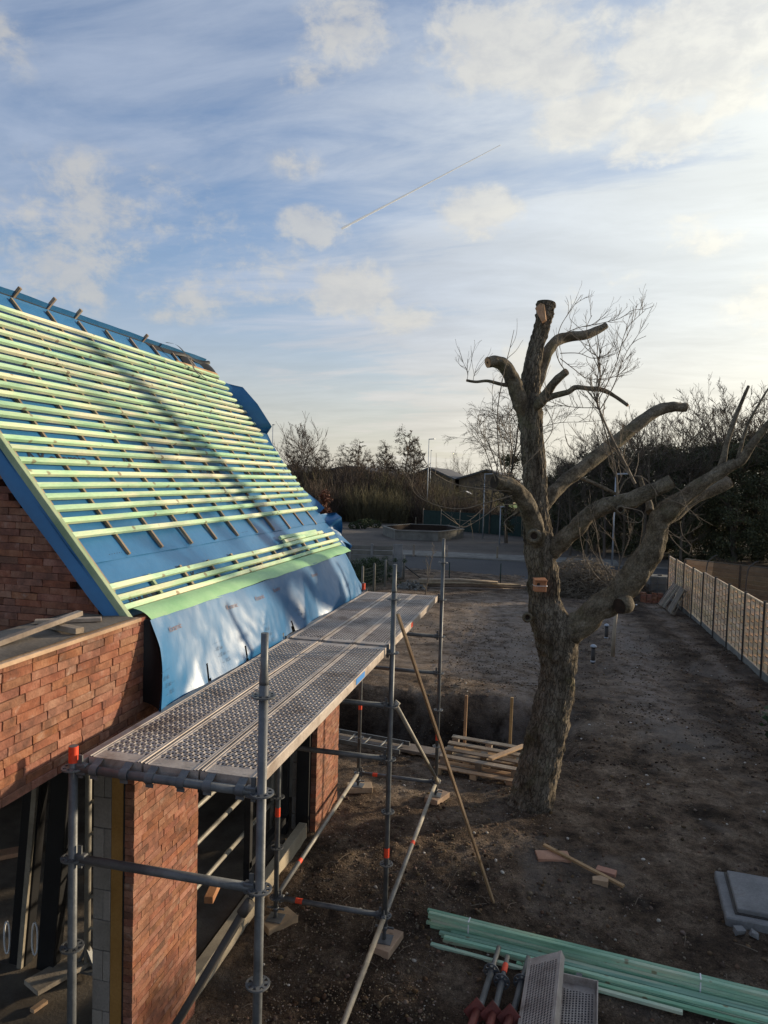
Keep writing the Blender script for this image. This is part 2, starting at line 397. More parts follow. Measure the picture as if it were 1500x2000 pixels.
m_twd = M('grey_brown_branches', [(.065, .050, .036), (.12, .094, .068)], .6, .9, rnd=.25)
m_twr = M('russet_scrub', [(.062, .044, .032), (.115, .084, .060)], .25, .9, rnd=.35, island=True, fine=0)
m_two = M('olive_scrub', [(.075, .066, .036), (.13, .112, .056)], .3, .9, rnd=.3, island=True, fine=0)
m_rust = M('rust_beech_leaf', [(.10, .035, .02), (.16, .06, .03)], 1, .8, rnd=.3, island=True, fine=0)
m_roofd = M('far_roof', [(.055, .055, .06), (.075, .075, .08)], .2, .8)
m_wallf = M('far_wall', [(.12, .085, .065), (.16, .115, .085)], .3, .9)
m_grey = M('grey_lamp_metal', [(.30, .33, .36), (.38, .40, .43)], 3, .5, metal=.3)
m_net = M('green_mesh', [(.008, .022, .018), (.014, .034, .027)], 3, .8)
m_mesh = bpy.data.materials.new('dark_netting'); m_mesh.use_nodes = True
n = NT(m_mesh.node_tree); o = n.add('ShaderNodeOutputMaterial'); mx = n.add('ShaderNodeMixShader'); df = n.add('ShaderNodeBsdfDiffuse'); df.inputs[0].default_value = (.05, .042, .034, 1)
mx.inputs[0].default_value = .62; n.link(n.add('ShaderNodeBsdfTransparent').outputs[0], mx.inputs[1]); n.link(df.outputs[0], mx.inputs[2]); n.link(mx.outputs[0], o.inputs[0])
m_glass = bpy.data.materials.new('window_glass'); m_glass.use_nodes = True
b = m_glass.node_tree.nodes['Principled BSDF']; b.inputs['Base Color'].default_value = (.03, .035, .03, 1); b.inputs['Roughness'].default_value = .08
b.inputs['Transmission Weight'].default_value = .5

# ------------------------------------------------------------------ ground, road, yard
GP = ([-60, 7, 13, 17, 32, 37, 200], [0, 0, -.35, -.62, -.87, -1., -1.])
def g0(y): return np.interp(y, *GP)
def sst(x, a, b):
    t = np.clip((x-a)/(b-a), 0, 1); return t*t*(3-2*t)
def gh(x, y):
    x = np.asarray(x, float); y = np.asarray(y, float)
    h = g0(y)
    yard = sst(x, -1.75, -1.25)
    yard = np.maximum(yard, sst(y, 6.2, 7.))
    h = h + yard*(.09*fbm(x*.35, y*.35, 3, 2)+.035*fbm(x*1.3, y*1.3, 1, 3)+.030*fbm(x*5.6, y*5.6, 5, 3)*(1+.8*fbm(x*.7, y*.7, 9, 2))+.022*fbm(x*13, y*13, 8, 2))
    for xr_, dp in ((4.3, .045), (5.75, .04), (2.9, .025)):
        xw = xr_+.25*vn(y*.15, y*0+xr_, 40)+.05*vn(y*1.1, y*0, 41); h = h-dp*np.exp(-((x-xw)/.20)**2)*sst(y, 6.5, 9)*(.7+.6*vn(y*2.2, x*3, 42))+dp*.5*np.exp(-((np.abs(x-xw)-.34)/.11)**2)*sst(y, 6.5, 9)
    # flatten under the scaffold feet and the house
    h = h*1.0 - .02*(1-yard)
    # dug pit beyond the scaffold: steep far bank
    ey = fbm(x*1.1, y*.3, 12, 3)*.35
    p = sst(y+ey*.6, 8.45, 9.0)*(1-sst(y+ey, 11.1, 11.75))*(1-sst(x+.5*ey, .75, 2.3))*sst(x, -6.5, -5.5)
    heap = np.exp(-((y-12.6)/.9)**2)*(1-sst(x, .6, 2.2))*sst(x, -6.5, -5)*.16
    return h-1.5*p+heap
xs = np.concatenate([np.arange(-9, -1.6, .18), np.arange(-1.6, 4.2, .042), np.arange(4.2, 9.6, .08), [9.7]])
ys = [-4.]
while ys[-1] < 38.5: ys.append(ys[-1]+(.10 if ys[-1] < 1.5 else max(.038, .0062*(ys[-1]+3))))
ys = np.array(ys)
Xg, Yg_ = np.meshgrid(xs, ys, indexing='ij'); Zg = gh(Xg, Yg_)
nx, ny = Xg.shape
idx = np.arange(nx*ny).reshape(nx, ny)
Q = np.stack([idx[:-1, :-1], idx[1:, :-1], idx[1:, 1:], idx[:-1, 1:]], -1).reshape(-1, 4)
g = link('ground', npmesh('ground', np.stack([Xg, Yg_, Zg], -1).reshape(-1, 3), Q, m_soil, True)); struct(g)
dp_ = g0(Yg_)+.05-Zg                                # freshly dug soil is damp; pit shade also put into its colour by depth
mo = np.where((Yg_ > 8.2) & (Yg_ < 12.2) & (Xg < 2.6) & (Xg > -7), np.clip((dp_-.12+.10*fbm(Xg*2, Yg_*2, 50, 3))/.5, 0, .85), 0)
wn = np.zeros_like(Xg)
for xr_, wd in ((3.75, .75), (1.0, .7), (5.9, .25)): wn = np.maximum(wn, np.exp(-((Xg-xr_-.5*vn(Yg_*.16, Yg_*0, 40)-.25*fbm(Xg*.8, Yg_*.8, 61, 3))/wd)**2)*sst(Yg_, 8.5, 13)*(.75 if wd > .5 else .5))
wn = np.maximum(wn, .7*np.exp(-((Xg+.2)/2.6)**2)*sst(Yg_, 12.5, 15)*(1-sst(Yg_, 27, 31)))
g.data.attributes.new('worn', 'FLOAT', 'POINT').data.foreach_set('value', np.clip(wn, 0, .85).ravel().astype(np.float32))
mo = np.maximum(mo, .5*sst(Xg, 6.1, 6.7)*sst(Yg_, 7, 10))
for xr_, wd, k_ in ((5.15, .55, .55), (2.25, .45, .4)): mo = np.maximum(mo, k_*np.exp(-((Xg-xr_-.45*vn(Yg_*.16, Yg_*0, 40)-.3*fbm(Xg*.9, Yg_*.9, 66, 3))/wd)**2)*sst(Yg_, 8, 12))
mo = np.maximum(mo, .32*(1-sst(Yg_, 3.0, 5.6))*sst(Xg, -1.2, -.8))  # near ground darkened in the colour for shade as well as damp
at_ = g.data.attributes.new('moist_shade', 'FLOAT', 'POINT'); at_.data.foreach_set('value', mo.ravel().astype(np.float32))
def sheet(name, x0, x1, y0, y1, z, mt, kind='structure'):
    b = MB(); b.poly([(x0, y0, z), (x1, y0, z), (x1, y1, z), (x0, y1, z)])
    return struct(b.build(name, mt), kind)
for a in ((-500, -8.9, -60, 38.4), (9.6, 500, -60, 38.4), (-500, 500, 38.4, 2500), (-500, 500, -60, -3.9)): sheet('terrain', *a, -1.06, m_earth)
# asphalt road across the end of the garden, gravel yard behind it
Yr0, Yr1 = 35.6, 45.4
b = MB(); b.grid(lambda s, t: (-40+70*s, Yr0+(Yr1-Yr0)*t+.035*(-40+70*s+2), -1.015), 4, 2, smooth=False); struct(b.build('asphalt_road', m_asph))
b = MB(); b.beam((-40, Yr1-1.3, -.99), (30, Yr1+1.2, -.99), .14, .10); struct(b.build('kerb', m_concd))
b = MB(); b.grid(lambda s, t: (-45+80*s, Yr1+.12+(84-Yr1)*t+.035*(-45+80*s+2), -1.0), 4, 2, smooth=False); struct(b.build('gravel_yard', m_grav))
b = MB(); b.grid(lambda s, t: (-24+30*s, 46.2+3.2*t+.035*(-24+30*s), -.99), 4, 2, smooth=False); struct(b.build('footpath', m_concd))
sheet('lawn', -22, -3, 120, 150, -.2, m_lawn)
# loose clods, stones, litter on the soil
def scatter(name, mt, cnt, xr, yr, size, flat=.6, reg=None, seed=1, kind='stuff'):
    r = np.random.RandomState(seed)
    # near-biased scatter of small irregular lumps (20 triangles each), one object
    t = (1+5**.5)/2
    ico = np.array([(-1, t, 0), (1, t, 0), (-1, -t, 0), (1, -t, 0), (0, -1, t), (0, 1, t), (0, -1, -t), (0, 1, -t), (t, 0, -1), (t, 0, 1), (-t, 0, -1), (-t, 0, 1)])/1.9
    fc = np.array([(0, 11, 5), (0, 5, 1), (0, 1, 7), (0, 7, 10), (0, 10, 11), (1, 5, 9), (5, 11, 4), (11, 10, 2), (10, 7, 6), (7, 1, 8), (3, 9, 4), (3, 4, 2), (3, 2, 6), (3, 6, 8), (3, 8, 9), (4, 9, 5), (2, 4, 11), (6, 2, 10), (8, 6, 7), (9, 8, 1)])
    x = r.uniform(*xr, cnt); y = yr[0]+(yr[1]-yr[0])*r.rand(cnt)**1.7
    if reg is not None:
        k = reg(x, y, r); x, y = x[k], y[k]
    n_ = len(x); s = size[0]+(size[1]-size[0])*r.rand(n_)**3
    a = r.rand(n_)*6.28; V = ico[None]*(1+.55*(r.rand(n_, 12, 1)-.5))*s[:, None, None]*np.array([1, .75, flat])
    ca, sa = np.cos(a)[:, None], np.sin(a)[:, None]
    V = np.stack([V[..., 0]*ca-V[..., 1]*sa, V[..., 0]*sa+V[..., 1]*ca, V[..., 2]], -1)
    V += np.stack([x, y, gh(x, y)+s*flat*.25], -1)[:, None]
    Fa = (fc[None]+12*np.arange(n_)[:, None, None]).reshape(-1, 3)
    o = link(name, npmesh(name, V.reshape(-1, 3), Fa, mt)); o['kind'] = kind; return o
outside = lambda x, y, r: (x > -1.2) | (y > 6.3)
scatter('soil_clods', m_clod, 26000, (-1.3, 7), (.5, 21), (.005, .034), reg=lambda x, y, r: outside(x, y, r) & (r.rand(len(x)) < .35+1.2*(fbm(x*.9, y*.9, 4, 3)+.15)), seed=2)
scatter('dark_clods', m_dclod, 20000, (-5, 7), (8.5, 33), (.008, .034), .5, reg=lambda x, y, r: r.rand(len(x)) < np.clip(.5+2.2*fbm(x*.55, y*.55, 24, 3), .04, 1), seed=22)
scatter('gravel', m_grit, 34000, (-1.25, 3.2), (1.0, 12), (.004, .013), .7, reg=lambda x, y, r: outside(x, y, r) & (r.rand(len(x)) < np.clip(1.25-.45*np.abs(x)+1.3*fbm(x*.8, y*.8, 14, 3), .05, 1)), seed=12)
scatter('small_stones', m_stone, 650, (-1.3, 6.5), (.5, 20), (.006, .030), reg=outside, seed=3)
r_ = np.random.RandomState(8); b = MB()
for i in range(420):
    x, y = r_.uniform(-1, 6.4), 1+15*r_.rand()**1.5; a = r_.rand()*6.28; L = r_.uniform(.04, .22)
    p0 = (x, y, float(gh(x, y))+.012); x2, y2 = x+L*math.cos(a), y+L*math.sin(a); xm, ym = (x+x2)/2+r_.uniform(-.02, .02), (y+y2)/2
    b.tube([p0, (xm, ym, float(gh(xm, ym))+.03), (x2, y2, float(gh(x2, y2))+.012)], .0035, 4, cap=False)
struct(b.build('twig_litter', m_twig), 'stuff')

# ------------------------------------------------------------------ house
XW = -1.29
house = thing('house', 'brick house under construction, its roof of blue membrane and green tile battens', 'house', (-2, 1, 0))
BR = {}
def brick_mesh(k):
    if k not in BR:
        b = MB(); r = random.Random(k)
        b.box((0, 0, 0), (1, .07, .0445), ch=.0)
        # chamfer in real size would stretch with x scale; use small jitter instead
        b = MB(); b.box((0, 0, 0), (.21, .07, .0462), ch=.0026)
        b.v = [(x+r.uniform(-.0025, .0025), y+r.uniform(-.002, .002), z+r.uniform(-.0018, .0018)) for x, y, z in b.v]
        BR[k] = b.mesh('brick', m_brick)
    return BR[k]
budget = {'n': 0}
def bricks(part, org, ud, nd, length, z0, z1, want=lambda s, z: True, mask=lambda s, z, l: True, seed=0):
    """courses of long thin bricks on a wall face; want() picks those built one by one"""
    r = random.Random(seed); ud = Vector(ud); nd = Vector(nd); org = Vector(org); base = Vector((0, 0, 0)); q = part
    while q is not None: base += q.location; q = q.parent
    z = z0; rest = MB(); k = 0; ang = math.atan2(ud.y, ud.x)
    while z < z1-.02:
        s = -r.choice([0, .05, .105, .07, .15])
        while s < length:
            L = r.choice([.21, .21, .205, .215, .19, .22, .10, .155]) if k % 2 else r.choice([.21, .205, .212, .21, .18, .215])
            a, e = max(s, 0), min(s+L, length)
            if e-a > .025 and mask(a, z, e-a):
                c = org+ud*((a+e)/2)+nd*(-.035+r.uniform(-.0022, .0016)); zz = z+.0235+r.uniform(-.0008, .0008)
                if want((a+e)/2, zz) and budget['n'] < 300:
                    budget['n'] += 1
                    o = link('brick', brick_mesh(r.randrange(7)), part, Vector((c.x, c.y, zz))-base, (r.uniform(-.006, .006), r.uniform(-.004, .004), ang+r.uniform(-.003, .003)), ((e-a-.0045)/.21, 1, 1))
                else:
                    rest.box((c.x, c.y, zz), (e-a-.0045, .07, .0462), rot3(0, r.uniform(-.003, .003), ang))
            s += L+.0; k += 1
        z += .0495
    if rest.f: struct(rest.build('brick', m_brick, part), 'stuff')
def part(name, b, mt, parent): return b.build(name, mt, parent)
# long upper wall with lintel, seen from the scaffold
b = MB(); b.box((-1.48, .9, 3.02), (.236, 10.0, .728)); parapet = part('parapet_wall', b, m_joint, house)
bricks(parapet, (XW, -1.5, 0), (0, 1, 0), (1, 0, 0), 2.75, 2.66, 3.38, want=lambda s, z: 1.08 < s < 2.62, seed=4)
b = MB(); b.box((-1.40, 3.95, 2.668), (.20, 3.7, .016)); part('lintel', b, m_steel, house)
# wooden capping sheet along the wall head, dusty roofing felt over it
b = MB(); b.box((-1.50, -1.55, 3.396), (.45, 5.0, .024), ch=.002); part('capping_board', b, m_wood, house)
b = MB(); b.grid(lambda s, t: (-1.80+.495*s, -4+4.93*t, 3.414+.010*fbm(s*3+5, t*18, 2, 3)), 8, 60); part('roofing_felt', b, m_slab, house)
b = MB(); b.box((-3.9, -1.6, 3.08), (4.2, 5.1, .06)); part('flat_roof', b, m_black, house)
b = MB(); b.box((-1.83, -1.6, 3.24), (.05, 5.1, .32)); part('upstand', b, m_black, house)
# piers: pale blocks inside, yellow insulation, dark cavity, brick outside
def pier(Y0, Y1, n_ind, seed):
    b = MB(); b.box((-1.366, (Y0+Y1)/2, 1.325), (.012, Y1-Y0-.004, 2.65)); p = part('brick_pier', b, m_black, house)
    bricks(p, (XW, Y0, 0), (0, 1, 0), (1, 0, 0), Y1-Y0, .0, 2.65, want=lambda s, z: z > n_ind, seed=seed)
    b = MB(); b.box((-1.42, (Y0+Y1)/2, 1.32), (.088, Y1-Y0-.01, 2.64)); part('insulation_board', b, m_ins, p)
    z = 0.; i = 0
    while z < 2.6:
        h = min(.215, 2.64-z)
        for a, e in ([(-1.60, -1.467)] if i % 2 else [(-1.60, -1.522), (-1.519, -1.467)]):
            b = MB(); b.box(((a+e)/2, Y0+.15+R.uniform(-.003, .003), z+h/2), (e-a, .30, h-.004), ch=.003); part('block', b, m_block, p)
        z += .216; i += 1
    b = MB(); b.box((-1.53, (Y0+.3+Y1)/2, 1.32), (.13, Y1-Y0-.305, 2.64)); part('block_core', b, m_block, p)
    return p
# gable wall facing the camera above the flat roof
AL = rad(49.5); U = Vector((-math.cos(AL), 0, math.sin(AL))); N = Vector((math.sin(AL), 0, math.cos(AL))); E0 = Vector((-1.379, 0, 3.423))
def rp(s, y, n=0.): return E0+U*s+N*n+Vector((0, y, 0))
ZG = lambda x: 3.423+(-1.379-x)*math.tan(AL)-.10         # top of the masonry under the roof
b = MB(); A = [(-1.62, 3.05), (-1.62, ZG(-1.62)), (-3.61, ZG(-3.61)), (-5.7, ZG(-1.52)), (-5.7, 3.05)]
for yy in (1.045, 1.12): b.poly([(x, yy, z) for x, z in (A if yy > 1.1 else A[::-1])])
gable = part('gable_wall', b, m_joint, house)
bricks(gable, (-5.0, .972, 0), (1, 0, 0), (0, -1, 0), 3.38, 3.12, 5.4, want=lambda s, z: s > 1.7 and 3.36 < z < 4.5,
       mask=lambda s, z, l: z+.05 < ZG(-5.0+s+l)-.01, seed=9)
p1 = pier(.91, 1.83, 1.52, 5); p2 = pier(4.87, 5.80, 9, 6)
# inside: floor, back and end walls, ceiling under the flat part
b = MB(); b.box((-3.95, .9, .0), (4.75, 10, .05)); struct(b.build('floor_slab', m_slab))
b = MB(); b.box((-6.25, 4.2, 1.6), (.2, 3.4, 3.2)); b.box((-6.25, -3.6, 1.6), (.2, 1.0, 3.2)); part('interior_wall', b, m_int, house)
b = MB(); b.box((-3.95, .9, 2.86), (4.6, 9.6, .2)); part('ceiling', b, m_int, house)
b = MB(); b.box((-4.0, 5.72, 1.55), (4.8, .16, 3.0)); part('end_wall', b, m_block, house)
b = MB(); A2 = [(-1.62, 3.05), (-1.62, ZG(-1.62)), (-3.61, ZG(-3.61)), (-5.7, ZG(-1.52)), (-5.7, 3.05)]; b.poly([(x, 6.1, z) for x, z in A2]); part('far_gable', b, m_block, house)
# pale formwork plank along the foot of the wall
for y0, y1 in ((1.86, 4.72),):
    b = MB(); b.box((-1.395, (y0+y1)/2, .10), (.10, y1-y0, .20), ch=.004);
    part('threshold_timber', b, m_wpale, house)
# window frame and dark boards in the far opening
b = MB()
for y in (4.70, 3.6): b.box((-1.62, y, 1.3), (.07, .07, 2.5), ch=.004)
b.box((-1.62, 4.15, 2.5), (.07, 1.17, .07)); b.box((-1.62, 4.15, .24), (.07, 1.17, .07)); b.box((-1.44, 4.83, 1.3), (.16, .06, 2.5))
part('window_frame', b, m_black, house)

# ---- roof
def wr(s, y): return .020*fbm(s*1.2+3, y*.9, 21, 3)+.008*fbm(s*4, y*3, 22, 2)
YA, YB = .93, 6.38
b = MB(); b.grid(lambda a, t: rp(-.02+3.47*a, YA+(YB-YA)*t, -.060+wr(3.47*a, YB*t)*(1 if .12 < a < .97 else .3)), 70, 90)
roof = part('roof', b, m_mem, house)
b = MB(); b.grid(lambda a, t: (-3.615-2.2*a, YA+(YB-YA)*t, 6.045-2.2*a*math.tan(AL)+.012*fbm(a*4, t*12, 3)), 12, 30); part('back_slope', b, m_mem, roof)
for s0 in (.46, 1.93):                                   # upper sheets lap over the lower ones
    b = MB(); b.grid(lambda a, t: rp(s0+.22*a, YA+(YB-YA)*t, -.060+wr(s0+.22*a, YB*t)+.007*(1-a)+.003*math.sin(t*60)*(1-a)), 4, 110); part('membrane_lap', b, m_mem, roof)
# verge strip hanging over the gable
b = MB(); b.grid(lambda a, t: rp(-.02+3.45*a, YA+.012-.03*math.sin(t*1.5)-.006*math.sin(a*23), -.045-.14*(.6+.4*a)*t*(1+.12*math.sin(a*9)+.15*fbm(a*5, 1., 7))), 60, 4); part('verge_membrane', b, m_mem, roof)
CB = [1.03]+[1.49+.485*k for k in range(10)]
for k, y in enumerate(CB):
    s0 = (.20 if k == 0 else .49-.004*k+R.uniform(-.01, .01))
    b = MB(); b.beam(rp(s0, y+R.uniform(-.006, .006), -.041), rp(3.375+R.uniform(-.012, .012), y+R.uniform(-.006, .006), -.041), .026, .024, N, ch=.002); part('counter_batten', b, m_cbat, roof)
    if k:
        b = MB(); b.beam(rp(-.0, y+.04, -.041), rp(.275+R.uniform(-.01, .02), y+.05, -.041), .034, .026, N, ch=.002); part('counter_batten', b, m_verge if k < 2 else m_cbat, roof)
b = MB(); b.beam(rp(-.03, .955, -.022), rp(3.40, .955, -.022), .046, .05, N, ch=.003); part('verge_batten', b, m_verge, roof)
def batten(s, y0, y1, mt=m_bat, w=.041):
    j = lambda: R.uniform(-.005, .005)
    cut = y0+(y1-y0)*R.choice([.35, .5, .62, .72])
    segs = [(y0, cut-.002), (cut+.002, y1)] if R.random() < .45 else [(y0, y1)]
    d1, d2, d3 = j(), j(), j()
    sm = lambda y: d1+(d2-d1)*(y-y0)/(y1-y0)+.008*fbm(np.array(y*.6), np.array(s*9.), 6, 2)
    for a, e in segs:
        K = 5; b = MB()
        for i in range(1):
            n_ = 6; ring = []
            for q in range(n_+1):
                y = a+(e-a)*q/n_; o = float(sm(y)); k0 = len(b.v)
                for ds, dn in ((-w/2, -.027), (w/2, -.027), (w/2, .001), (w/2-.003, .004), (-w/2+.003, .004), (-w/2, .001)): b.v.append(tuple(rp(s+o+ds, y, dn+.3*o)))
                ring.append(k0)
            for q in range(n_):
                for h in range(6):
                    g_ = (h+1) % 6; b.f.append((ring[q]+h, ring[q+1]+h, ring[q+1]+g_, ring[q]+g_)); b.mi.append(0); b.sm.append(False)
            b.f += [tuple(ring[0]+h for h in range(6)), tuple(ring[-1]+h for h in range(6))[::-1]]; b.mi += [0, 0]; b.sm += [False]*2
        part('batten', b, mt, roof)
SB = [.685, .81, .92, 1.023, 1.126, 1.2375, 1.349, 1.463, 1.569, 1.68, 1.79, 1.90, 2.02, 2.123, 2.23, 2.336, 2.447, 2.55, 2.657, 2.78, 2.893, 3.01, 3.13]
for i, s in enumerate(SB): batten(s, .975 if s < 1.6 else .965, 6.27+.006*i+R.uniform(-.05, .05))
batten(3.16, 5.2, 6.36, m_wood)
batten(.060, .975, 6.10); batten(.138, .975, 6.14); batten(.235, .975, 6.16)
batten(.290, 4.35, 5.75); batten(.335, 4.30, 5.55)
# green eaves sheet below the lowest batten, slightly buckled
def eav(a, t):
    y = 1.03+4.95*t-.06*a*(1-t)*0; o = .010*math.sin(y*5.1)+.012*math.sin(y*2.3+1)+.008*math.sin(y*11)
    return Vector((-1.392, y, 3.450))+Vector((.155, 0, -.066))*a+Vector((.3, 0, .5))*(o*a+.03*math.sin(math.pi*a))
b = MB(); b.grid(eav, 6, 90); part('eaves_sheet', b, m_green, roof)
# membrane apron hanging from the eaves onto the deck
def flap(t, a):
    y0 = 1.0-.19*a+.06*math.sin(a*3); y1 = 5.95+.42*a
    y = y0+(y1-y0)*t
    fold = .024*math.sin(y*2.6+1.1*a+.9*math.sin(y*.9))*(.25+a)+.012*math.sin(y*5.9-1.8*a+1.3*math.sin(y*1.3))*(.35+.65*a)+.030*(1-2*abs(math.sin(y*2.3+1.2*a+.5*math.sin(y*1.7))))*(.3+.7*a)+.006*math.sin(y*8.3+2*a)*a+.030*fbm(y*2.2, a*1.3, 31, 4)*(.4+a)+.004*math.sin(y*27+3*math.sin(y*2))*max(0, a-.72)*3
    x = -1.245+.195*a+.012*math.sin(a*3.1)+fold
    z = 3.385-.565*a-.035*(1-a)*math.sin(math.pi*t)*0+.012*math.sin(y*4.1)*a
    if t > .93: x -= (t-.93)*1.2*(1-a*.4)
    return (min(x, -1.05+.05*(1-a)) , y, z)
slits = [1.58, 2.18, 3.35]
b = MB(); b.grid(flap, 220, 22, skip=lambda i, j: any(abs(.9+i/220*5.3-q) < .006+.004*(j-17) for q in slits) and j >= 17); part('eaves_membrane', b, m_flap, roof)
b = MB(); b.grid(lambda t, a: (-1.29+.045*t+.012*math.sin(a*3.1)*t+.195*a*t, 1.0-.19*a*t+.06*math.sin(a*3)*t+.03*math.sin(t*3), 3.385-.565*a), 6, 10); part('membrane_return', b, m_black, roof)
# loose membrane beyond the far verge
def loose(pts, name, amp=.03, mt=m_mem, nu=14, nv=8):
    a, b_, c, d_ = [Vector(p) for p in pts]; bb = MB()
    bb.grid(lambda s, t: (a*(1-s)+b_*s)*(1-t)+(d_*(1-s)+c*s)*t+N*(amp*math.sin(s*7+t*3)*t+amp*1.5*fbm(s*3, t*3, 44, 2)), nu, nv)
    return part(name, bb, mt, roof)
def upstand(tab, yy, amp, name='loose_membrane'):
    P0 = [rp(q[0], 6.36, -.058) for q in tab]; P1 = [Vector(px(q[1], q[2], Y=yy+.10*math.sin(i*1.9))) for i, q in enumerate(tab)]
    A = spline([tuple(p) for p in P0], 5); B = np.concatenate([np.array([P1[i].lerp(P1[i+1], q/5) for q in range(5)]) for i in range(len(P1)-1)]+[np.array([P1[-1]])]); bb = MB(); k = len(A)-1
    bb.grid(lambda u, t: Vector(A[round(u*k)]).lerp(Vector(B[round(u*k)]), t)+Vector((0, 1, 0))*amp*math.sin(t*3.1)*(.6+math.sin(u*17)), k, 7); return part(name, bb, m_mem, roof)
upstand([(3.12, 438, 748), (3.0, 474, 756), (2.6, 503, 789), (2.2, 531, 833), (2.12, 522, 847), (1.9, 531, 866), (1.5, 556, 908), (1.1, 588, 953), (.8, 620, 978), (.62, 634, 992)], 6.47, .03)
upstand([(.60, 640, 1002), (.52, 655, 1001), (.42, 667, 1010), (.32, 669, 1030), (.24, 667, 1046), (.14, 688, 1066), (.06, 677, 1082), (-.02, 672, 1088)], 6.55, .10)
# black ridge membrane, slack towards the far end, and stubs of counter battens from the other slope
b = MB(); b.grid(lambda a, t: rp(3.425+.03*a-(.07*(1-a) if t > .72 else 0), .93+5.45*t, -.055+.006*a+(.10*max(0, t-.72)/.28*(.6+.5*math.sin(t*38))*math.sin(math.pi*min(1, .25+a*.75)))), 6, 90); part('ridge_membrane', b, m_black, roof)
b = MB(); b.grid(lambda a, t: rp(3.42-.52*a+.03*math.sin(a*9), 5.12+.05*t+.55*a+.02*math.sin(a*13), .02+.10*math.sin(math.pi*min(1, a*1.4+.1))), 24, 2); part('ridge_strap', b, m_black, roof)
b = MB(); b.grid(lambda a, t: rp(3.02+.42*a, 5.55+.80*t, -.045+.05*math.sin(a*3)*math.sin(t*8)), 8, 16); part('ridge_membrane', b, m_black, roof)
for y, q in ((2.55, .05), (3.02, .085), (3.45, .055), (4.75, .04)):
    b = MB(); b.beam(Vector((-3.60, y, 6.06))-U*0+Vector((-.10, 0, -.10)), Vector((-3.60, y, 6.06))+Vector((q*.45, 0, q*.5)), .034, .028, (0, 1, 0), ch=.002); part('counter_batten', b, m_cbat, roof)
# printing on the membrane
def text(body, name, size, mt, fn, parent, bold=0.):
    cu = bpy.data.curves.new(name, 'FONT'); cu.body = body; cu.size = size; cu.offset = bold; cu.resolution_u = 3
    o = bpy.data.objects.new(name, cu); C.objects.link(o)
    dg = bpy.context.evaluated_depsgraph_get(); me = bpy.data.meshes.new_from_object(o.evaluated_get(dg))
    bpy.data.objects.remove(o)
    import bmesh
    bm = bmesh.new(); bm.from_mesh(me)
    bmesh.ops.triangulate(bm, faces=bm.faces); bmesh.ops.subdivide_edges(bm, edges=[e for e in bm.edges if e.calc_length() > size*.4], cuts=2)
    off = Vector((0, 0, 0)); q = parent
    while q is not None: off += q.location; q = q.parent
    for v in bm.verts: v.co = Vector(fn(v.co.x, v.co.y))-off
    bm.to_mesh(me); bm.free(); me.materials.clear(); me.materials.append(mt)
    return link(name, me, parent)
on_roof = lambda s, y: (lambda u, v: rp(s+v, y+u, -.060+wr(s+v, YB*((y+u-YA)/(YB-YA)))*(1 if .12 < (s+v+.02)/3.47 < .97 else .3)+.004))
for s, y, t, sz in ((1.36, 1.15, '^ Koramic', .16), (1.36, 2.35, '^ Koramic', .16), (1.30, 3.55, '^ Koramic', .15), (1.30, 4.7, '^ Koramic', .15), (.10, 1.15, 'Koramic', .11),
                    (.14, 2.05, '^ Koramic', .11), (.10, 3.2, 'Koramic', .11), (2.55, 1.9, '^ Koramic', .13), (2.5, 3.2, '^ Koramic', .13)):
    text(t, 'print', sz, m_print, on_roof(s, y), roof, .002)
for y in (1.1, 2.3, 3.5, 4.7): text('- - - - - - - - - - - - - -', 'print', .05, m_print, on_roof(.50, y), roof)
def on_flap(a0, y):
    def f(u, v):
        yy = y+u; a = a0-v/.56; q = Vector(flap((yy-1.0+.19*a-.06*math.sin(a*3))/(4.95+.61*a-.06*math.sin(a*3)), a)); return q+Vector((.006, 0, .002))
    return f
for y in (1.18, 2.1, 2.62, 3.1, 4.3): text('Koramic', 'print', .055, m_printr, on_flap(.20+.01*y, y), roof)
for y in (.92, 1.75, 2.6, 3.5):
    text('-  -  -   -  -', 'print', .036, m_printf, on_flap(.60, y), roof); text('- 10\u00b0 sd', 'print', .038, m_printf, on_flap(.69, y), roof)
    text('- 15\u00b0 sd  -  -', 'print', .038, m_printf, on_flap(.78, y+.02), roof); text('- -   0.15', 'print', .038, m_printf, on_flap(.88, y+.05), roof)

# ------------------------------------------------------------------ scaffold
ZD = 2.78; TR = .0242
sc = thing('scaffold', 'steel tube scaffold with perforated walkway along the blue apron of the house', 'scaffold', (0, 0, 0))
def ros_mesh():
    b = MB(); n_ = 32
    for (r0, r1) in ((.0245, .034), (.053, .063)):
        k = len(b.v)
        for j in range(n_):
            a = 2*math.pi*j/n_
            for r, z in ((r0, -.0045), (r1, -.0045), (r1, .0045), (r0, .0045)): b.v.append((r*math.cos(a), r*math.sin(a), z))
        for j in range(n_):
            q = (j+1) % n_
            for h in range(4):
                g_ = (h+1) % 4; b.f.append((k+j*4+h, k+q*4+h, k+q*4+g_, k+j*4+g_)); b.mi.append(0); b.sm.append(False)
    for j in range(8):
        a = 2*math.pi*(j+.5)/8; b.box((.0435*math.cos(a), .0435*math.sin(a), 0), (.024, .013 if j % 2 else .019, .0085), rot3(0, 0, a))
    return b.mesh('rosette', m_steel)
RM = ros_mesh()
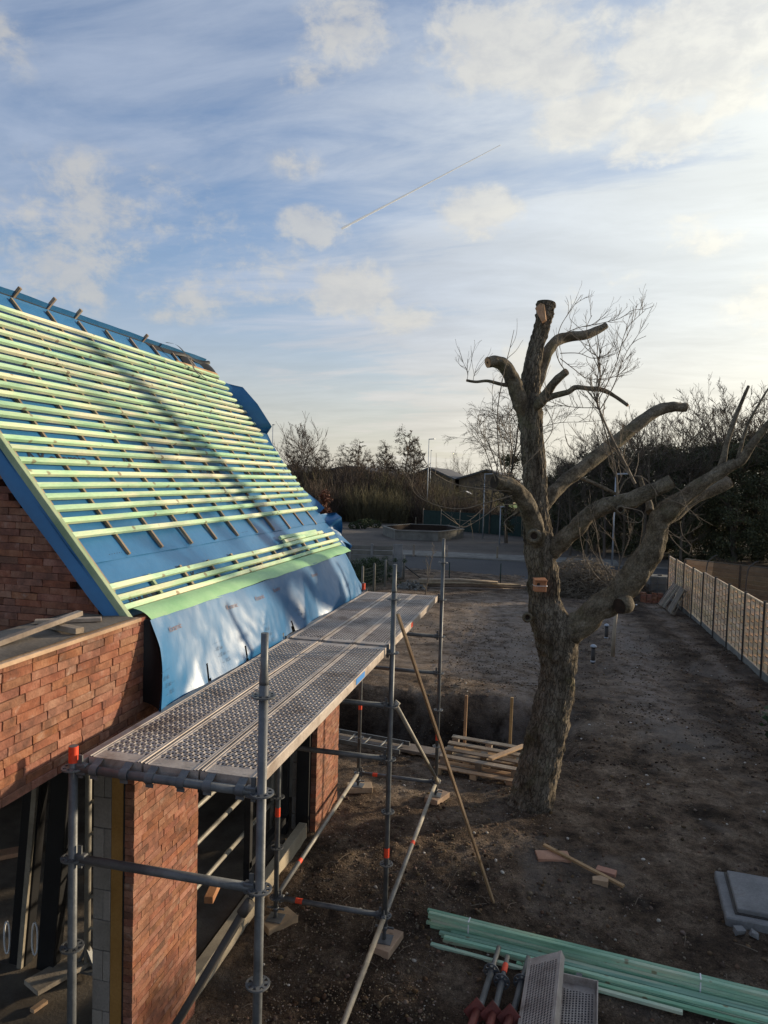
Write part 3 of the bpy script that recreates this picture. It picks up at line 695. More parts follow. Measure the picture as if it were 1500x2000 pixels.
def standard(x, y, z0, z1, spig=True, red=(), mats=(m_steel, m_red)):
    b = MB(); b.tube([(x, y, z0), (x, y, z1)], TR, 16)
    if spig:
        b.tube([(x, y, z1-.002), (x, y, z1+.02), (x, y, z1+.06), (x, y, z1+.26)], [TR, .0245, .0195, .019], 16)
    for q in red: b.tube([(x, y, q-.045), (x, y, q+.045)], TR+.0012, 16, cap=False, mi=1)
    o = part('standard', b, list(mats), sc)
    k = 0
    for i in range(-5, 2):
        z = ZD+.5*i
        if z0 < z < z1+.01: link('rosette', RM, o, (x, y, z))
    return o
standard(0, 0, .14, ZD+.56, red=()); standard(0, 3.07, .14, ZD+.56, red=(1.01-.12,)); standard(0, 6.14, .14, ZD+.56, red=(.91,))
standard(-1.09, 0, .14, ZD+.12, False, red=(ZD+.075,)); standard(-1.09, 3.07, .14, ZD+.1, False, red=(1.13,)); standard(-1.09, 6.14, .14, ZD+.16, False, red=(ZD+.11, 1.22))
PADZ = {}
for x in (0, -1.09):
    for y in (0, 3.07, 6.14):
        zp = float(gh(x, y))+.075; PADZ[x, y] = zp
        b = MB(); b.tube([(x, y, zp), (x, y, .30)], .018, 10); b.tube([(x, y, .155), (x, y, .185)], .033, 8); b.beam((x-.09, y, .17), (x+.09, y, .17), .016, .014)
        j = part('base_jack', b, m_steel, sc)
        b = MB(); b.box((x, y, zp+.004), (.15, .15, .008)); part('base_plate', b, m_steel, j)
def ledger(p0, p1, mt=m_steel, red=None):
    p0, p1 = Vector(p0), Vector(p1); d_ = (p1-p0).normalized()
    b = MB(); b.tube([p0+d_*.05, p1-d_*.05], TR, 14)
    if red:
        c_ = p0+(p1-p0)*red; b.tube([c_-d_*.035, c_+d_*.035], TR+.001, 14, cap=False, mi=1)
    o = part('ledger', b, [mt, m_red], sc)
    for q, s in ((p0, 1), (p1, -1)):
        b = MB(); b.beam(q+d_*s*.026, q+d_*s*.085, .042, .060, ch=.006); b.beam(q+d_*s*.045+Vector((0, 0, -.05)), q+d_*s*.045+Vector((0, 0, .075)), .010, .024, d_)
        part('wedge_head', b, m_steel, o)
for y in (0, 3.07, 6.14): ledger((-1.09, y, ZD), (0, y, ZD))
ledger((-1.09, 0, ZD-.5), (0, 0, ZD-.5))
for y in (3.07, 6.14):
    ledger((-1.09, y, ZD-.5), (0, y, ZD-.5), red=.42); ledger((-1.09, y, ZD-1), (0, y, ZD-1), red=.12)
    ledger((-1.09, y, ZD-2.5), (0, y, ZD-2.5), red=.22)
ledger((-1.09, 0, ZD-2.5), (0, 0, ZD-2.5))
for x in (0, -1.09):
    if x == 0: ledger((x, 0, ZD-2.5), (x, 3.07, ZD-2.5), m_steelb)
    ledger((x, 3.07, ZD-2.5), (x, 6.14, ZD-2.5), m_steelb, red=.22 if x else .45)
def brace(p0, p1, mt):
    p0, p1 = Vector(p0), Vector(p1); b = MB(); b.tube([p0, p1], .0212, 12)
    for q in (p0, p1): b.tube([q+Vector((-.02, -.01, -.03)), q+Vector((.02, .01, .03))], .028, 10)
    part('diagonal_brace', b, mt, sc)
brace((.035, 3.12, ZD-.5), (.035, 6.08, ZD-2.46), m_steelb)
brace((-.04, -.075, ZD-.56), (-1.04, -.075, .40), m_post)
# perforated walkway planks (one shared mesh) hung on the transoms
def plank_mesh(L=2.99, w=.318, h=.064):
    b = MB(); nyc, nxc = 92, 10; y0, y1 = .10, L-.10; x0 = -.128; dx = .256/nxc; dy = (y1-y0)/nyc; zt = 0.
    for j in range(nyc):
        for i in range(nxc):
            a, e = x0+i*dx, x0+(i+1)*dx; c, d_ = y0+j*dy, y0+(j+1)*dy; mx, my = (a+e)/2, (c+d_)/2+(dy*.12 if i % 2 else -dy*.12)
            up_ = .0042 if (i//2 + j) % 2 else -.0015
            k = len(b.v)
            b.v += [(a, c, zt), (e, c, zt), (e, d_, zt), (a, d_, zt)]
            rx, ry = dx*.31, dy*.35
            for q in range(8):
                g_ = 2*math.pi*(q+.5)/8-math.pi; b.v.append((mx+rx*math.cos(g_), my+ry*math.sin(g_), zt+up_))
            for q in range(8):
                b.v.append((b.v[k+4+q][0], b.v[k+4+q][1], zt-.010))
            o = [k+4+q for q in range(8)]
            # octagon points 0..7 start at angle -157.5: 0,1 lower left... split to corners 0=(a,c) 1=(e,c) 2=(e,d) 3=(a,d)
            fs = [(k, o[1], o[0]), (k, k+1, o[2], o[1]), (k+1, o[3], o[2]), (k+1, k+2, o[4], o[3]), (k+2, o[5], o[4]), (k+2, k+3, o[6], o[5]), (k+3, o[7], o[6]), (k+3, k, o[0], o[7])]
            for f in fs: b.f.append(f); b.mi.append(0); b.sm.append(False)
            for q in range(8):
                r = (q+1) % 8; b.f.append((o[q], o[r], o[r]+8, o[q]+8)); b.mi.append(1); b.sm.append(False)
    b.poly([(-.128, 0, zt), (.128, 0, zt), (.128, y0, zt), (-.128, y0, zt)]); b.poly([(-.128, y1, zt), (.128, y1, zt), (.128, L, zt), (-.128, L, zt)])
    for s in (-1, 1):
        pr_ = [(.128, 0), (.133, .004), (.138, .004), (.142, 0), (.146, 0), (.149, .005), (.157, .005), (.159, 0), (.159, -h), (.150, -h)]
        for q in range(len(pr_)-1):
            (xa, za), (xb, zb) = pr_[q], pr_[q+1]
            f = [(s*xa, 0, za), (s*xa, L, za), (s*xb, L, zb), (s*xb, 0, zb)]
            b.poly(f if s < 0 else f[::-1])
    for y in (0, L): b.poly([(-.159, y, 0), (.159, y, 0), (.159, y, -h), (-.159, y, -h)])
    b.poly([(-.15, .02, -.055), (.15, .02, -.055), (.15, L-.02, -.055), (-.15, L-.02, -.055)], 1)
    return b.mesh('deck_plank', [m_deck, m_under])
PM = plank_mesh()
def hook_mesh():
    b = MB(); pr_ = [(.062, .046), (.030, .040)]+[(.0262*math.cos(rad(q)), .0262*math.sin(rad(q))) for q in range(80, 251, 17)]+[(-.010, -.040)]
    for r, mi in ((1., 0), (1.14, 0)):
        for q in range(len(pr_)-1):
            (ya, za), (yb, zb) = pr_[q], pr_[q+1]
            b.poly([(-.023, ya*r, za*r), (.023, ya*r, za*r), (.023, yb*r, zb*r), (-.023, yb*r, zb*r)])
    for s in (-.023, .023):
        for q in range(len(pr_)-1):
            (ya, za), (yb, zb) = pr_[q], pr_[q+1]
            b.poly([(s, ya, za), (s, yb, zb), (s, yb*1.14, zb*1.14), (s, ya*1.14, za*1.14)])
    return b.mesh('deck_hook', m_steel)
HM = hook_mesh()
for bay in (0, 1):
    for i in range(3):
        p = link('deck_plank', PM, sc, (-.205-.330*i+R.uniform(-.004, .004), 3.07*bay+.045, ZD+.052+R.uniform(-.002, .002)))
        for x in (-.09, .09):
            link('deck_hook', HM, p, (x, -.045, -.052)); link('deck_hook', HM, p, (x, 3.07-.045, -.052), (0, 0, math.pi))
        if i == 0 and bay == 0:
            b = MB(); b.box((.161, 2.05, -.030), (.002, .26, .046)); b.build('sticker', m_blue, p, local=True)
        if i == 0 and bay == 1:
            b = MB(); b.box((.161, 1.15, -.030), (.002, .10, .05)); b.build('paint_mark', m_red, p, local=True)
b = MB(); b.box((-1.062, 3.05, ZD+.02), (.05, 6.1, .05), ch=.004); part('gap_filler', b, m_deck, sc)
PADW = {(0, 0): ('sole board under the nearest outer scaffold post', .25), (0, 3.07): ('dusty sole board under the middle outer scaffold post, long side to the path', 1.35), (0, 6.14): ('sole board under the outer scaffold post by the leaning brace foot', 1.2),
        (-1.09, 0): ('sole board under the red topped scaffold post', .4), (-1.09, 3.07): ('sole board beside the pale threshold timber', .95), (-1.09, 6.14): ('sole board near the far brick pier corner', .35)}
for (x, y), (lb, a) in PADW.items():
    t = MB(); t.box((0, 0, 0), (.34, .20, .075), ch=.004); o = t.build('sole_board', m_wood)
    o.location = (x+.02, y+.02, PADZ[x, y]-.037); o.rotation_euler = (0, 0, a); tag(o, 'short wooden '+lb, 'sole board', 'wooden blocks under the scaffold feet')
# loose lath leaning across the walkway edge
b = MB(); b.beam((.055, 2.99, 3.16), (.955, 4.0, float(gh(.955, 4.))-.02), .034, .022, ch=.002); tag(b.build('lath', m_wood), 'long thin wooden lath leaning on the scaffold walkway, foot in the soil', 'lath')

# ------------------------------------------------------------------ things inside the left opening
def leaner(base, top, w, t, lb, strip):
    base, top = Vector(base), Vector(top); th_ = thing('wrapped_frame', lb, 'frame', base, 'black frames leaning in the opening')
    b = MB(); b.beam(base, top, w, t, (0, 1, 0), ch=.006); part('panel', b, m_black, th_)
    d_ = (top-base).normalized()
    for s in strip:
        b = MB(); o = Vector((s, -t/2-.02, 0)); b.beam(base+o-d_*.02, top+o, .045, .03, (0, 1, 0)); part('timber_strip', b, m_wold, th_)
    b = MB(); c_ = base+d_*.25+Vector((-w/2-.05, -.03, 0))
    b.tube([c_+Vector((.028*math.sin(a), 0, .12*math.cos(a)+(.05 if math.cos(a) > 0 else 0))) for a in np.linspace(0, 6.283, 17)], .008, 6, cap=False); part('strap_loop', b, m_white, th_)
    return th_
leaner(px(95, 1890, Y=1.9), px(128, 1480, Y=1.75), .17, .11, 'wide black frame leaning in the opening next to the scaffold post', ())
leaner(px(40, 1885, Y=1.95), px(75, 1480, Y=1.75), .17, .10, 'narrower black frame with timber strip, leaning at the edge of the opening', (.05,))
t = thing('ladder', 'pale steel ladder standing upright beside the block end of the near pier', 'ladder', px(170, 1890, Z=.06))
q = t.location
for dx, dy in ((0, 0), (.34, .10)):
    b = MB(); b.tube([(q.x+dx, q.y+dy, .10), (q.x+dx, q.y+dy, 2.62)], .028, 10); part('rail', b, m_steelb, t)
for i in range(8):
    b = MB(); b.tube([(q.x, q.y, .42+.28*i), (q.x+.34, q.y+.10, .42+.28*i)], .017, 8); part('rung', b, m_steelb, t)
b = MB(); b.box((q.x, q.y, .07), (.2, .16, .02)); b.beam((q.x-.08, q.y, .08), (q.x, q.y, .25), .05, .02); b.beam((q.x+.08, q.y, .08), (q.x, q.y, .25), .05, .02); part('foot_plate', b, m_steel, t)
fr = thing('inner_frame', 'pale tubes of a low scaffold frame inside the wall opening behind the near pier', 'scaffold', (-1.8, 1.5, .03))
for y in (1.52, 4.72):
    b = MB(); b.tube([(-1.8, y, .03), (-1.8, y, 1.45)], TR, 10); part('post', b, m_steelb, fr)
for z_ in (.42, .86, 1.22):
    b = MB(); b.tube([(-1.8, 1.5, z_), (-1.8, 4.72, z_-.02)], TR, 12); part('rail', b, m_steelb, fr)
def board(name, p0, p1, w, h, mt, lb, cat, grp=None, up=(0, 0, 1)):
    b = MB(); b.beam(p0, p1, w, h, up, ch=min(w, h)*.08); return tag(b.build(name, mt), lb, cat, grp)
board('plank', px(60, 1930, Z=.10), px(185, 1860, Z=.10), .22, .04, m_wold, 'dusty plank lying on the slab under the steel prop', 'plank')
board('offcut', px(62, 1975, Z=.05), px(90, 1955, Z=.05), .05, .03, m_wood, 'small pale wood offcut on the floor below the black frames', 'offcut')
board('offcut', px(-10, 1672, Z=.06), px(78, 1655, Z=.06), .16, .05, m_wred, 'reddish board on the slab behind the black frames', 'board')
board('timber_offcut', (-1.72, 2.9, .24), (-1.78, 3.2, .24), .09, .07, m_wred, 'red brown timber offcut on the ledge inside the middle opening', 'offcut')
# timber left on the flat roof
board('lath', px(-20, 1262, Z=3.43), px(157, 1197, Z=3.50), .045, .03, m_wold, 'weathered lath on the flat roof with its far end propped up', 'lath')
board('timber_piece', px(90, 1219, Z=3.44), px(156, 1232, Z=3.44), .06, .035, m_wold, 'short timber piece with cut end facing the parapet corner', 'timber')
board('slat', px(68, 1214, Z=3.43), px(198, 1209, Z=3.43), .05, .025, m_wold, 'thin grey slat on the flat roof beside the gable wall', 'slat')

# ------------------------------------------------------------------ timber stack, spare scaffold parts, slab, scraps
BA, BB = Vector((.36, 3.46, 0)), Vector((4.6, 2.93, 0)); dB = (BB-BA).normalized(); sB = Vector((-dB.y, dB.x, 0))
zB = max(float(gh(*(BA+dB*q).xy)) for q in (0, 1, 2, 3, 4))-.01
bundle = thing('batten_bundle', 'strapped bundle of green roof battens lying on the soil', 'timber bundle', (.36, 3.46, zB))
for i in range(2):
    for j in range(5):
        o = R.uniform(-.035, .035); b = MB(); p0 = BA+sB*(.040*i+R.uniform(-.004, .004))+dB*o+Vector((0, 0, zB+.03+.031*j)); b.beam(p0, p0+dB*(4.3+R.uniform(-.02, .02)), .038, .0285, ch=.003); part('batten', b, m_stack, bundle)
for s in (.40, 2.45):
    c_ = BA+dB*s+sB*.02+Vector((0, 0, zB+.092)); b = MB(); b.beam(c_-dB*.006, c_+dB*.006, .082, .159); part('strap', b, m_white, bundle)
lo = [(.20, -.055, 0, 'outermost beside the bundle', 3.9), (.24, -.055, 1, 'top piece, end level with the strap', 4.2), (.16, -.100, 0, 'second row from the bundle', 4.1), (.14, -.105, 1, 'upper piece of the second row', 4.0),
      (.19, -.150, 0, 'third row from the bundle', 4.0), (.20, -.155, 1, 'upper piece of the third row', 4.1), (.10, -.26, 0, 'lying apart in front of the others', 2.2), (.9, -.215, 0, 'partly under the spare deck plank', 3.2)]
for s, t_, k, lb, L in lo:
    p0 = BA+dB*s+sB*t_+Vector((0, 0, zB+.022+.032*k)); e = R.uniform(-.03, .02)
    board('loose_batten', p0, p0+dB*L+sB*e, .040, .029, m_stack, 'loose green batten on the soil, '+lb, 'batten', 'loose green battens beside the bundle')
# spare decks
sd_ = thing('spare_deck', 'perforated steel deck tipped on its long edge against green battens', 'scaffold deck', (1.36, 1.55, .2))
sd2 = thing('spare_deck', 'upturned steel deck lying as a shallow tray beside the tipped deck', 'scaffold deck', (1.62, 1.4, .08))
def short_deck(par, loc, rot):
    o = link('plate', PMS, par, Vector(loc)-par.location, rot); return o
PMS = plank_mesh(1.57, .318, .064)
short_deck(sd_, (1.36, 1.40, .19), (rad(2), rad(-27), rad(-5)))
p_ = short_deck(sd2, (1.66, 1.40, .03), (rad(0), 0, rad(-4)))
b = MB()
for s in (-1, 1): b.box((s*.155, .785, .035), (.012, 1.57, .075), ch=.003)
b.box((0, 1.56, .035), (.31, .012, .075)); b.build('rim', m_deck, p_, local=True)
b = MB(); b.box((0, 1.60, .05), (.05, .06, .02)); b.build('hook', m_steel, p_, local=True)
def spare_jack(x, y, rz, lb, cut, red=False, L=.96, plate=True):
    t = thing('spare_post', lb, 'scaffold post', (x, y, .06), 'spare scaffold posts with red jacks on the soil', rz)
    b = MB(); b.tube([(0, -.5, .0), (0, L-.26, .02)], TR, 14); b.tube([(0, L-.262, .02), (0, L-.24, .02), (0, L-.21, .02), (0, L, .024)], [TR, TR, .0195, .019], 14)
    b.build('tube', m_steel, t, local=True)
    if red:
        b = MB(); b.tube([(0, L-.20, .02), (0, L-.10, .022)], .0225, 14, cap=False); b.build('tape', m_red, t, local=True)
    link('rosette', RM, t, (0, L-.30, .018), (rad(90), 0, 0))
    t.scale = (1.12, 1.12, 1.12)
    if plate:
        b = MB(); b.box((0, .12, .072), (.135, .012, .135), rot3(rad(-28), rad(45), 0), ch=.004); b.tube([(0, .12, .075), (0, -.45, .10)], .03, 12)
        j = b.build('red_jack', m_redm, t, local=True)
        b = MB()
        for s in range(4):
            a = rad(90*s); v = rot3(rad(-28), 0, 0) @ Vector((.072*math.cos(a), .008, .072*math.sin(a))); b.tube([Vector((0, .12, .075))+v, Vector((0, .12, .075))+v+Vector((0, .004, 0))], .009, 6)
        b.build('bolt_hole', m_post, j, local=True)
    return t
spare_jack(.93, 2.12, rad(-7), 'spare post with red base plate, leftmost of the heap', 0)
spare_jack(1.062, 2.12, rad(-5), 'spare post with orange taped tip above its rosette', 0, True, .86)
spare_jack(1.19, 2.12, rad(-8), 'spare post with red plate touching the tipped deck', 0, L=.90)
# manhole slab
t = thing('manhole', 'grey concrete manhole slab with lid lying on the soil', 'manhole', (3.95, 4.72, .0))
b = MB(); b.box((3.96, 4.68, .02), (1.36, .92, .13), rot3(0, 0, rad(-5)), ch=.012); part('base', b, m_conc, t)
b = MB(); b.box((4.02, 4.70, .115), (1.24, .76, .05), rot3(0, 0, rad(-5)), ch=.008); part('lid', b, m_conc, t)
b = MB(); b.box((4.02, 4.70, .092), (1.29, .81, .014), rot3(0, 0, rad(-5))); part('seal', b, m_post, t)
for i, (x, y) in enumerate(((3.34, 4.17), (3.47, 4.15))):
    b = MB(); b.box((x, y, .05), (.10-.03*i, .07, .05), rot3(.2, .1, .5+i)); b.v = [(q[0]+R.uniform(-.012, .012), q[1]+R.uniform(-.010, .010), q[2]-.02+R.uniform(-.006, .006)) for q in b.v]; tag(b.build('concrete_chunk', m_conc), ('broken pale' if i == 0 else 'smaller darker') + ' concrete chunk by the near corner of the manhole slab', 'chunk')
zz = lambda u, v: px(u, v, Z=.05)
board('board', px(1048, 1672, Z=.05), px(1112, 1674, Z=.05), .20, .045, m_wred, 'flat red brown board on the soil under the end of a lath', 'board')
board('lath', px(1062, 1650, Z=.10), px(1218, 1731, Z=.07), .045, .028, m_wood, 'pale lath lying across wood offcuts on the soil', 'lath')
board('offcut', px(1165, 1697, Z=.05), px(1203, 1708, Z=.05), .11, .045, m_wred, 'red brown offcut under the middle of the pale lath', 'offcut')
t = MB(); c_ = Vector(px(1170, 1724, Z=.05))
for h in (0,): 
    P_ = [(-.07, -.04), (.09, -.04), (.10, .03), (.02, .075), (-.07, .03)]
    t.poly([(c_.x+x, c_.y+y, .095) for x, y in P_]); t.poly([(c_.x+x, c_.y+y, .02) for x, y in P_[::-1]])
    for i in range(5):
        (x0, y0), (x1, y1) = P_[i], P_[(i+1) % 5]; t.poly([(c_.x+x0, c_.y+y0, .02), (c_.x+x1, c_.y+y1, .02), (c_.x+x1, c_.y+y1, .095), (c_.x+x0, c_.y+y0, .095)])
tag(t.build('wedge', m_wood), 'pale wooden wedge with a cut corner beside the lath end', 'offcut')

# ------------------------------------------------------------------ pallets, stakes, ladder at the edge of the pit
def pallet(name, loc, rot, lb, mt=m_wold, W_=1.2, D_=.8, n_=5):
    t = thing(name, lb, 'pallet', loc); t.rotation_euler = rot
    for i in range(n_):
        b = MB(); b.box((0, -D_/2+.05+(D_-.1)*i/(n_-1), .133), (W_, .098, .02), ch=.002); b.build('slat', mt, t, local=True)
    for i in range(3):
        b = MB(); b.box((0, -D_/2+.05+(D_-.1)*i/2, .012), (W_, .09, .02), ch=.002); b.build('bottom_slat', mt, t, local=True)
        for j in range(3):
            b = MB(); b.box((-W_/2+.06+(W_-.12)*j/2, -D_/2+.05+(D_-.1)*i/2, .073), (.10, .09, .10), ch=.003); b.build('block', mt, t, local=True)
    return t
ang = rad(-9)
zp = float(gh(.45, 7.4))+.02
pallet('pallet', (.47, 7.46, zp+.01), (rad(4), 0, ang), 'lower pallet lying at the pit edge beside the tree trunk', m_wood)
pallet('pallet', (.52, 7.60, zp+.135), (rad(5), rad(1), ang+.03), 'upper pallet resting tilted on another beside the trunk', m_wold, n_=4)
board('plank', px(957, 1482, Z=zp+.30), px(1024, 1456, Z=zp+.32), .09, .03, m_wood, 'pale plank lying across the upper pallet', 'plank')
for u, v0, v1, yy, lb in ((911, 1358, 1450, 8.15, 'square wooden stake standing behind the pallet'), (1000, 1362, 1446, 8.2, 'square wooden stake standing next to the leaning trunk')):
    a = px(u, v0, Y=yy); b = MB(); b.beam((a[0]-.01, yy, -.5), (a[0], yy, a[2]), .045, .045, (0, 1, 0), ch=.003); tag(b.build('stake', m_wood), lb, 'stake', 'stakes at the edge of the pit')
lad = thing('ladder', 'aluminium ladder lying on the soil beyond the far brick pier', 'ladder', (-1.6, 7.9, .08))
l0, l1 = Vector((-3.2, 8.40, .07)), Vector((-.72, 7.98, .07)); k0, k1 = Vector((-3.2, 7.98, .07)), Vector((-.80, 7.58, .07))
for a, e in ((l0, l1), (k0, k1)):
    b = MB(); b.beam(a, e, .025, .065); part('rail', b, m_steel, lad)
for i in range(9):
    f = .04+i*.115; b = MB(); b.tube([l0+(l1-l0)*f, k0+(k1-k0)*f], .016, 8); part('rung', b, m_steel, lad)
board('beam', (-3.2, 8.36, .0), (.05, 7.86, -.01), .30, .05, m_wold, 'weathered wide board under the ladder along the pit edge', 'board')

# ------------------------------------------------------------------ pollarded walnut tree
TB = np.array([1.30, 6.45, 0.]); DT = float((TB-CAM) @ AF)
tree = thing('walnut_tree', 'big pollarded walnut tree with stubby sawn limbs standing in the bare soil', 'tree', (TB[0], TB[1], float(gh(1.3, 6.45))))
def limb(name, pts, mt, n=26, furrow=.02, k=10, cut=None, sub=1, seed=0):
    """pts: (u, v, width in photo pixels, depth offset); a bark tube with furrows worked into the mesh"""
    W_ = [];
    for u, v, w, dz in pts:
        p = px(u, v, D=DT+dz); W_.append((*p, w/2*(DT+dz)/F*(.99 if name == 'trunk' else .90)))
    S = spline(W_, k); b = MB()
    b.tube([s[:3] for s in S], [max(s[3], .004) for s in S], n, cap=True, capmi=0)
    V = np.array(b.v); m_ = len(S)
    for i in range(m_):
        c_ = Vector(S[i][:3]); r = S[i][3]; L_ = i/k
        t_ = Vector(S[min(i+1, m_-1)][:3])-Vector(S[max(i-1, 0)][:3])
        for j in range(n):
            q = i*n+j; p = Vector(V[q]); d_ = p-c_; a = 2*math.pi*j/n
            f = noise.noise(Vector((math.cos(a)*5.2*r*12, math.sin(a)*5.2*r*12, i*.22+seed*5)))
            ridge = abs(noise.noise(Vector((math.cos(a)*r*34, math.sin(a)*r*34, i*.30+seed*3+9))))
            big = noise.noise(Vector((math.cos(a)*1.3+seed, math.sin(a)*1.3, i*.16+seed)))
            p += d_.normalized()*(furrow*min(1., r/.17)*(1 if i < m_-4 else .35)*(f*.7+(ridge-.25)*.9)+r*(.12 if name == 'trunk' else .18)*big); V[q] = p
    b.v = [tuple(v) for v in V]
    o = part(name, b, mt, tree)
    if cut:
        e = Vector(S[-1][:3]); t_ = (e-Vector(S[-3][:3])).normalized(); r = S[-1][3]
        u_ = t_.cross(Vector((0, 0, 1)));  u_ = u_.normalized() if u_.length > .1 else Vector((1, 0, 0)); w_ = t_.cross(u_)
        b = MB(); ring = [e+t_*.006+(u_*math.cos(a)+w_*math.sin(a))*r*(.98+.10*noise.noise(Vector((math.cos(a), math.sin(a), r*50)))) for a in np.linspace(0, 6.283, 19)[:-1]]
        b.poly(ring); b.poly([p+t_*.004 for p in [e+t_*.006+(u_*math.cos(a)+w_*math.sin(a))*r*.22 for a in np.linspace(0, 6.283, 10)[:-1]]], 1)
        b.build('cut_face', [cut, m_heart], o) if False else part('cut_face', b, [cut, m_heart], o)
    return o
limb('trunk', [(1034, 1602, 106, 0), (1036, 1580, 92, 0), (1040, 1560, 84, 0), (1051, 1505, 79, 0), (1064, 1450, 76, 0), (1076, 1395, 71, 0), (1086, 1340, 68, 0), (1090, 1295, 70, 0), (1086, 1255, 76, 0), (1074, 1215, 72, .02), (1064, 1172, 62, .03),
               (1060, 1116, 57, .03), (1052, 1060, 57, .04), (1047, 1010, 50, .04), (1046, 960, 45, .05), (1042, 900, 44, .05), (1038, 840, 44, .06), (1034, 790, 46, .08), (1037, 740, 36, .06), (1044, 692, 31, .03), (1056, 648, 30, .0), (1063, 618, 33, -.03), (1066, 600, 36, -.04), (1067, 592, 37, -.04)], m_bark, 120, .034, 14, m_heart, seed=1)
tf = [Vector(px(u, v, D=DT+dz)) for u, v, dz in ((1045, 602, -.16), (1055, 592, -.12), (1063, 594, -.20), (1066, 624, -.24), (1058, 629, -.22), (1052, 618, -.20))]
b = MB(); b.poly(tf); b.poly([p+Vector((.01, .06, -.004)) for p in tf[::-1]])
for i in range(6): q_ = (i+1) % 6; b.poly([tf[i], tf[q_], tf[q_]+Vector((.01, .06, -.004)), tf[i]+Vector((.01, .06, -.004))])
part('cut_face', b, m_cut, tree)
limb('limb', [(1080, 1262, 40, .02), (1104, 1240, 60, -.02), (1132, 1220, 58, -.08), (1164, 1192, 54, -.15), (1200, 1168, 56, -.2), (1222, 1144, 56, -.25), (1246, 1112, 58, -.32), (1268, 1082, 52, -.40), (1280, 1050, 46, -.45), (1286, 1022, 44, -.5), (1304, 998, 44, -.55),
             (1334, 974, 34, -.62), (1366, 948, 29, -.7), (1394, 930, 27, -.75), (1418, 915, 27, -.8), (1438, 904, 24, -.85)], m_barkl, 72, .022, 10, None, seed=2)
limb('limb', [(1068, 1090, 30, .05), (1084, 1070, 40, -.05), (1104, 1050, 37, -.15), (1126, 1030, 36, -.25), (1150, 1006, 35, -.35), (1178, 990, 35, -.45), (1214, 982, 35, -.55), (1250, 970, 34, -.62), (1284, 954, 33, -.7), (1312, 940, 30, -.75)], m_barkl, 56, .017, 10, m_cut, seed=3)
limb('limb', [(1056, 1080, 24, .0), (1048, 1046, 40, -.12), (1038, 1010, 40, -.28), (1026, 980, 38, -.40), (1008, 958, 36, -.50), (984, 944, 34, -.58), (966, 941, 30, -.64)], m_barkl, 56, .018, 10, m_heart, seed=4)
limb('limb', [(1060, 1000, 20, .1), (1072, 972, 30, .2), (1100, 944, 28, .35), (1140, 912, 29, .5), (1180, 880, 30, .65), (1222, 848, 28, .8), (1262, 816, 26, .9), (1290, 800, 24, 1.), (1316, 795, 22, 1.05), (1338, 796, 20, 1.1)], m_barkl, 44, .013, 10, m_heart, seed=5)
limb('limb', [(1030, 820, 26, .1), (1018, 790, 34, .0), (1008, 760, 34, -.08), (998, 736, 32, -.15), (984, 714, 29, -.22), (966, 706, 26, -.28), (953, 708, 24, -.32)], m_barkl, 44, .013, 10, m_cut, seed=6)
limb('limb', [(1044, 770, 18, .08), (1056, 732, 24, .16), (1066, 696, 24, .24), (1084, 668, 24, .32), (1110, 658, 22, .42), (1140, 655, 20, .5), (1164, 646, 17, .58), (1183, 636, 14, .62)], m_barkl, 26, .007, 10, m_cut, seed=7)
limb('limb', [(1044, 800, 16, -.02), (1058, 782, 24, -.14), (1070, 764, 20, -.2), (1084, 746, 18, -.28), (1096, 734, 17, -.34), (1106, 726, 16, -.4)], m_barkl, 22, .006, 8, m_heart, seed=8)
limb('limb', [(1062, 784, 10, -.15), (1080, 774, 13, -.22), (1108, 766, 12, -.32), (1124, 757, 11, -.38), (1150, 759, 10, -.45), (1178, 762, 10, -.52), (1204, 776, 8, -.6), (1226, 792, 7, -.66)], m_barkl, 14, .003, 8, m_cut, seed=9)
limb('limb', [(990, 752, 9, -.12), (976, 750, 8, -.2), (952, 744, 7, -.3), (930, 746, 6, -.36), (912, 743, 6, -.4)], m_barkl, 12, .002, 6, m_cut, seed=10)
limb('limb', [(1292, 1018, 26, -.42), (1318, 1004, 28, -.36), (1352, 976, 25, -.32), (1388, 960, 24, -.3), (1424, 940, 26, -.3)], m_barkl, 24, .010, 8, m_cut, seed=11)
limb('limb', [(1404, 922, 16, -.76), (1412, 902, 15, -.76), (1420, 864, 11, -.72), (1440, 806, 9, -.66), (1462, 754, 6, -.6)], m_barkl, 14, .003, 8, None, seed=12)
limb('limb', [(1432, 908, 18, -.84), (1448, 900, 20, -.88), (1466, 872, 17, -.95), (1486, 846, 15, -1.), (1520, 806, 12, -1.1), (1556, 770, 8, -1.2)], m_barkl, 16, .004, 8, None, seed=13)
limb('limb', [(1440, 902, 8, -.85), (1448, 870, 8, -.8), (1462, 826, 6, -.75), (1500, 760, 4, -.7), (1530, 720, 3, -.65)], m_barkl, 10, .002, 8, None, seed=14)
limb('limb', [(1270, 1000, 18, -.3), (1268, 984, 15, -.22), (1262, 968, 12, -.15), (1254, 946, 10, -.1), (1250, 930, 7, -.08)], m_barkl, 14, .004, 6, m_cut, seed=15)
limb('limb', [(1214, 1178, 22, -.28), (1222, 1180, 40, -.40), (1210, 1184, 34, -.48)], m_barkl, 18, .006, 6, m_heart, seed=16)
limb('limb', [(1136, 934, 8, .4), (1160, 944, 8, .3), (1190, 958, 7, .2), (1216, 972, 7, .1)], m_barkl, 10, .002, 6, None, seed=17)
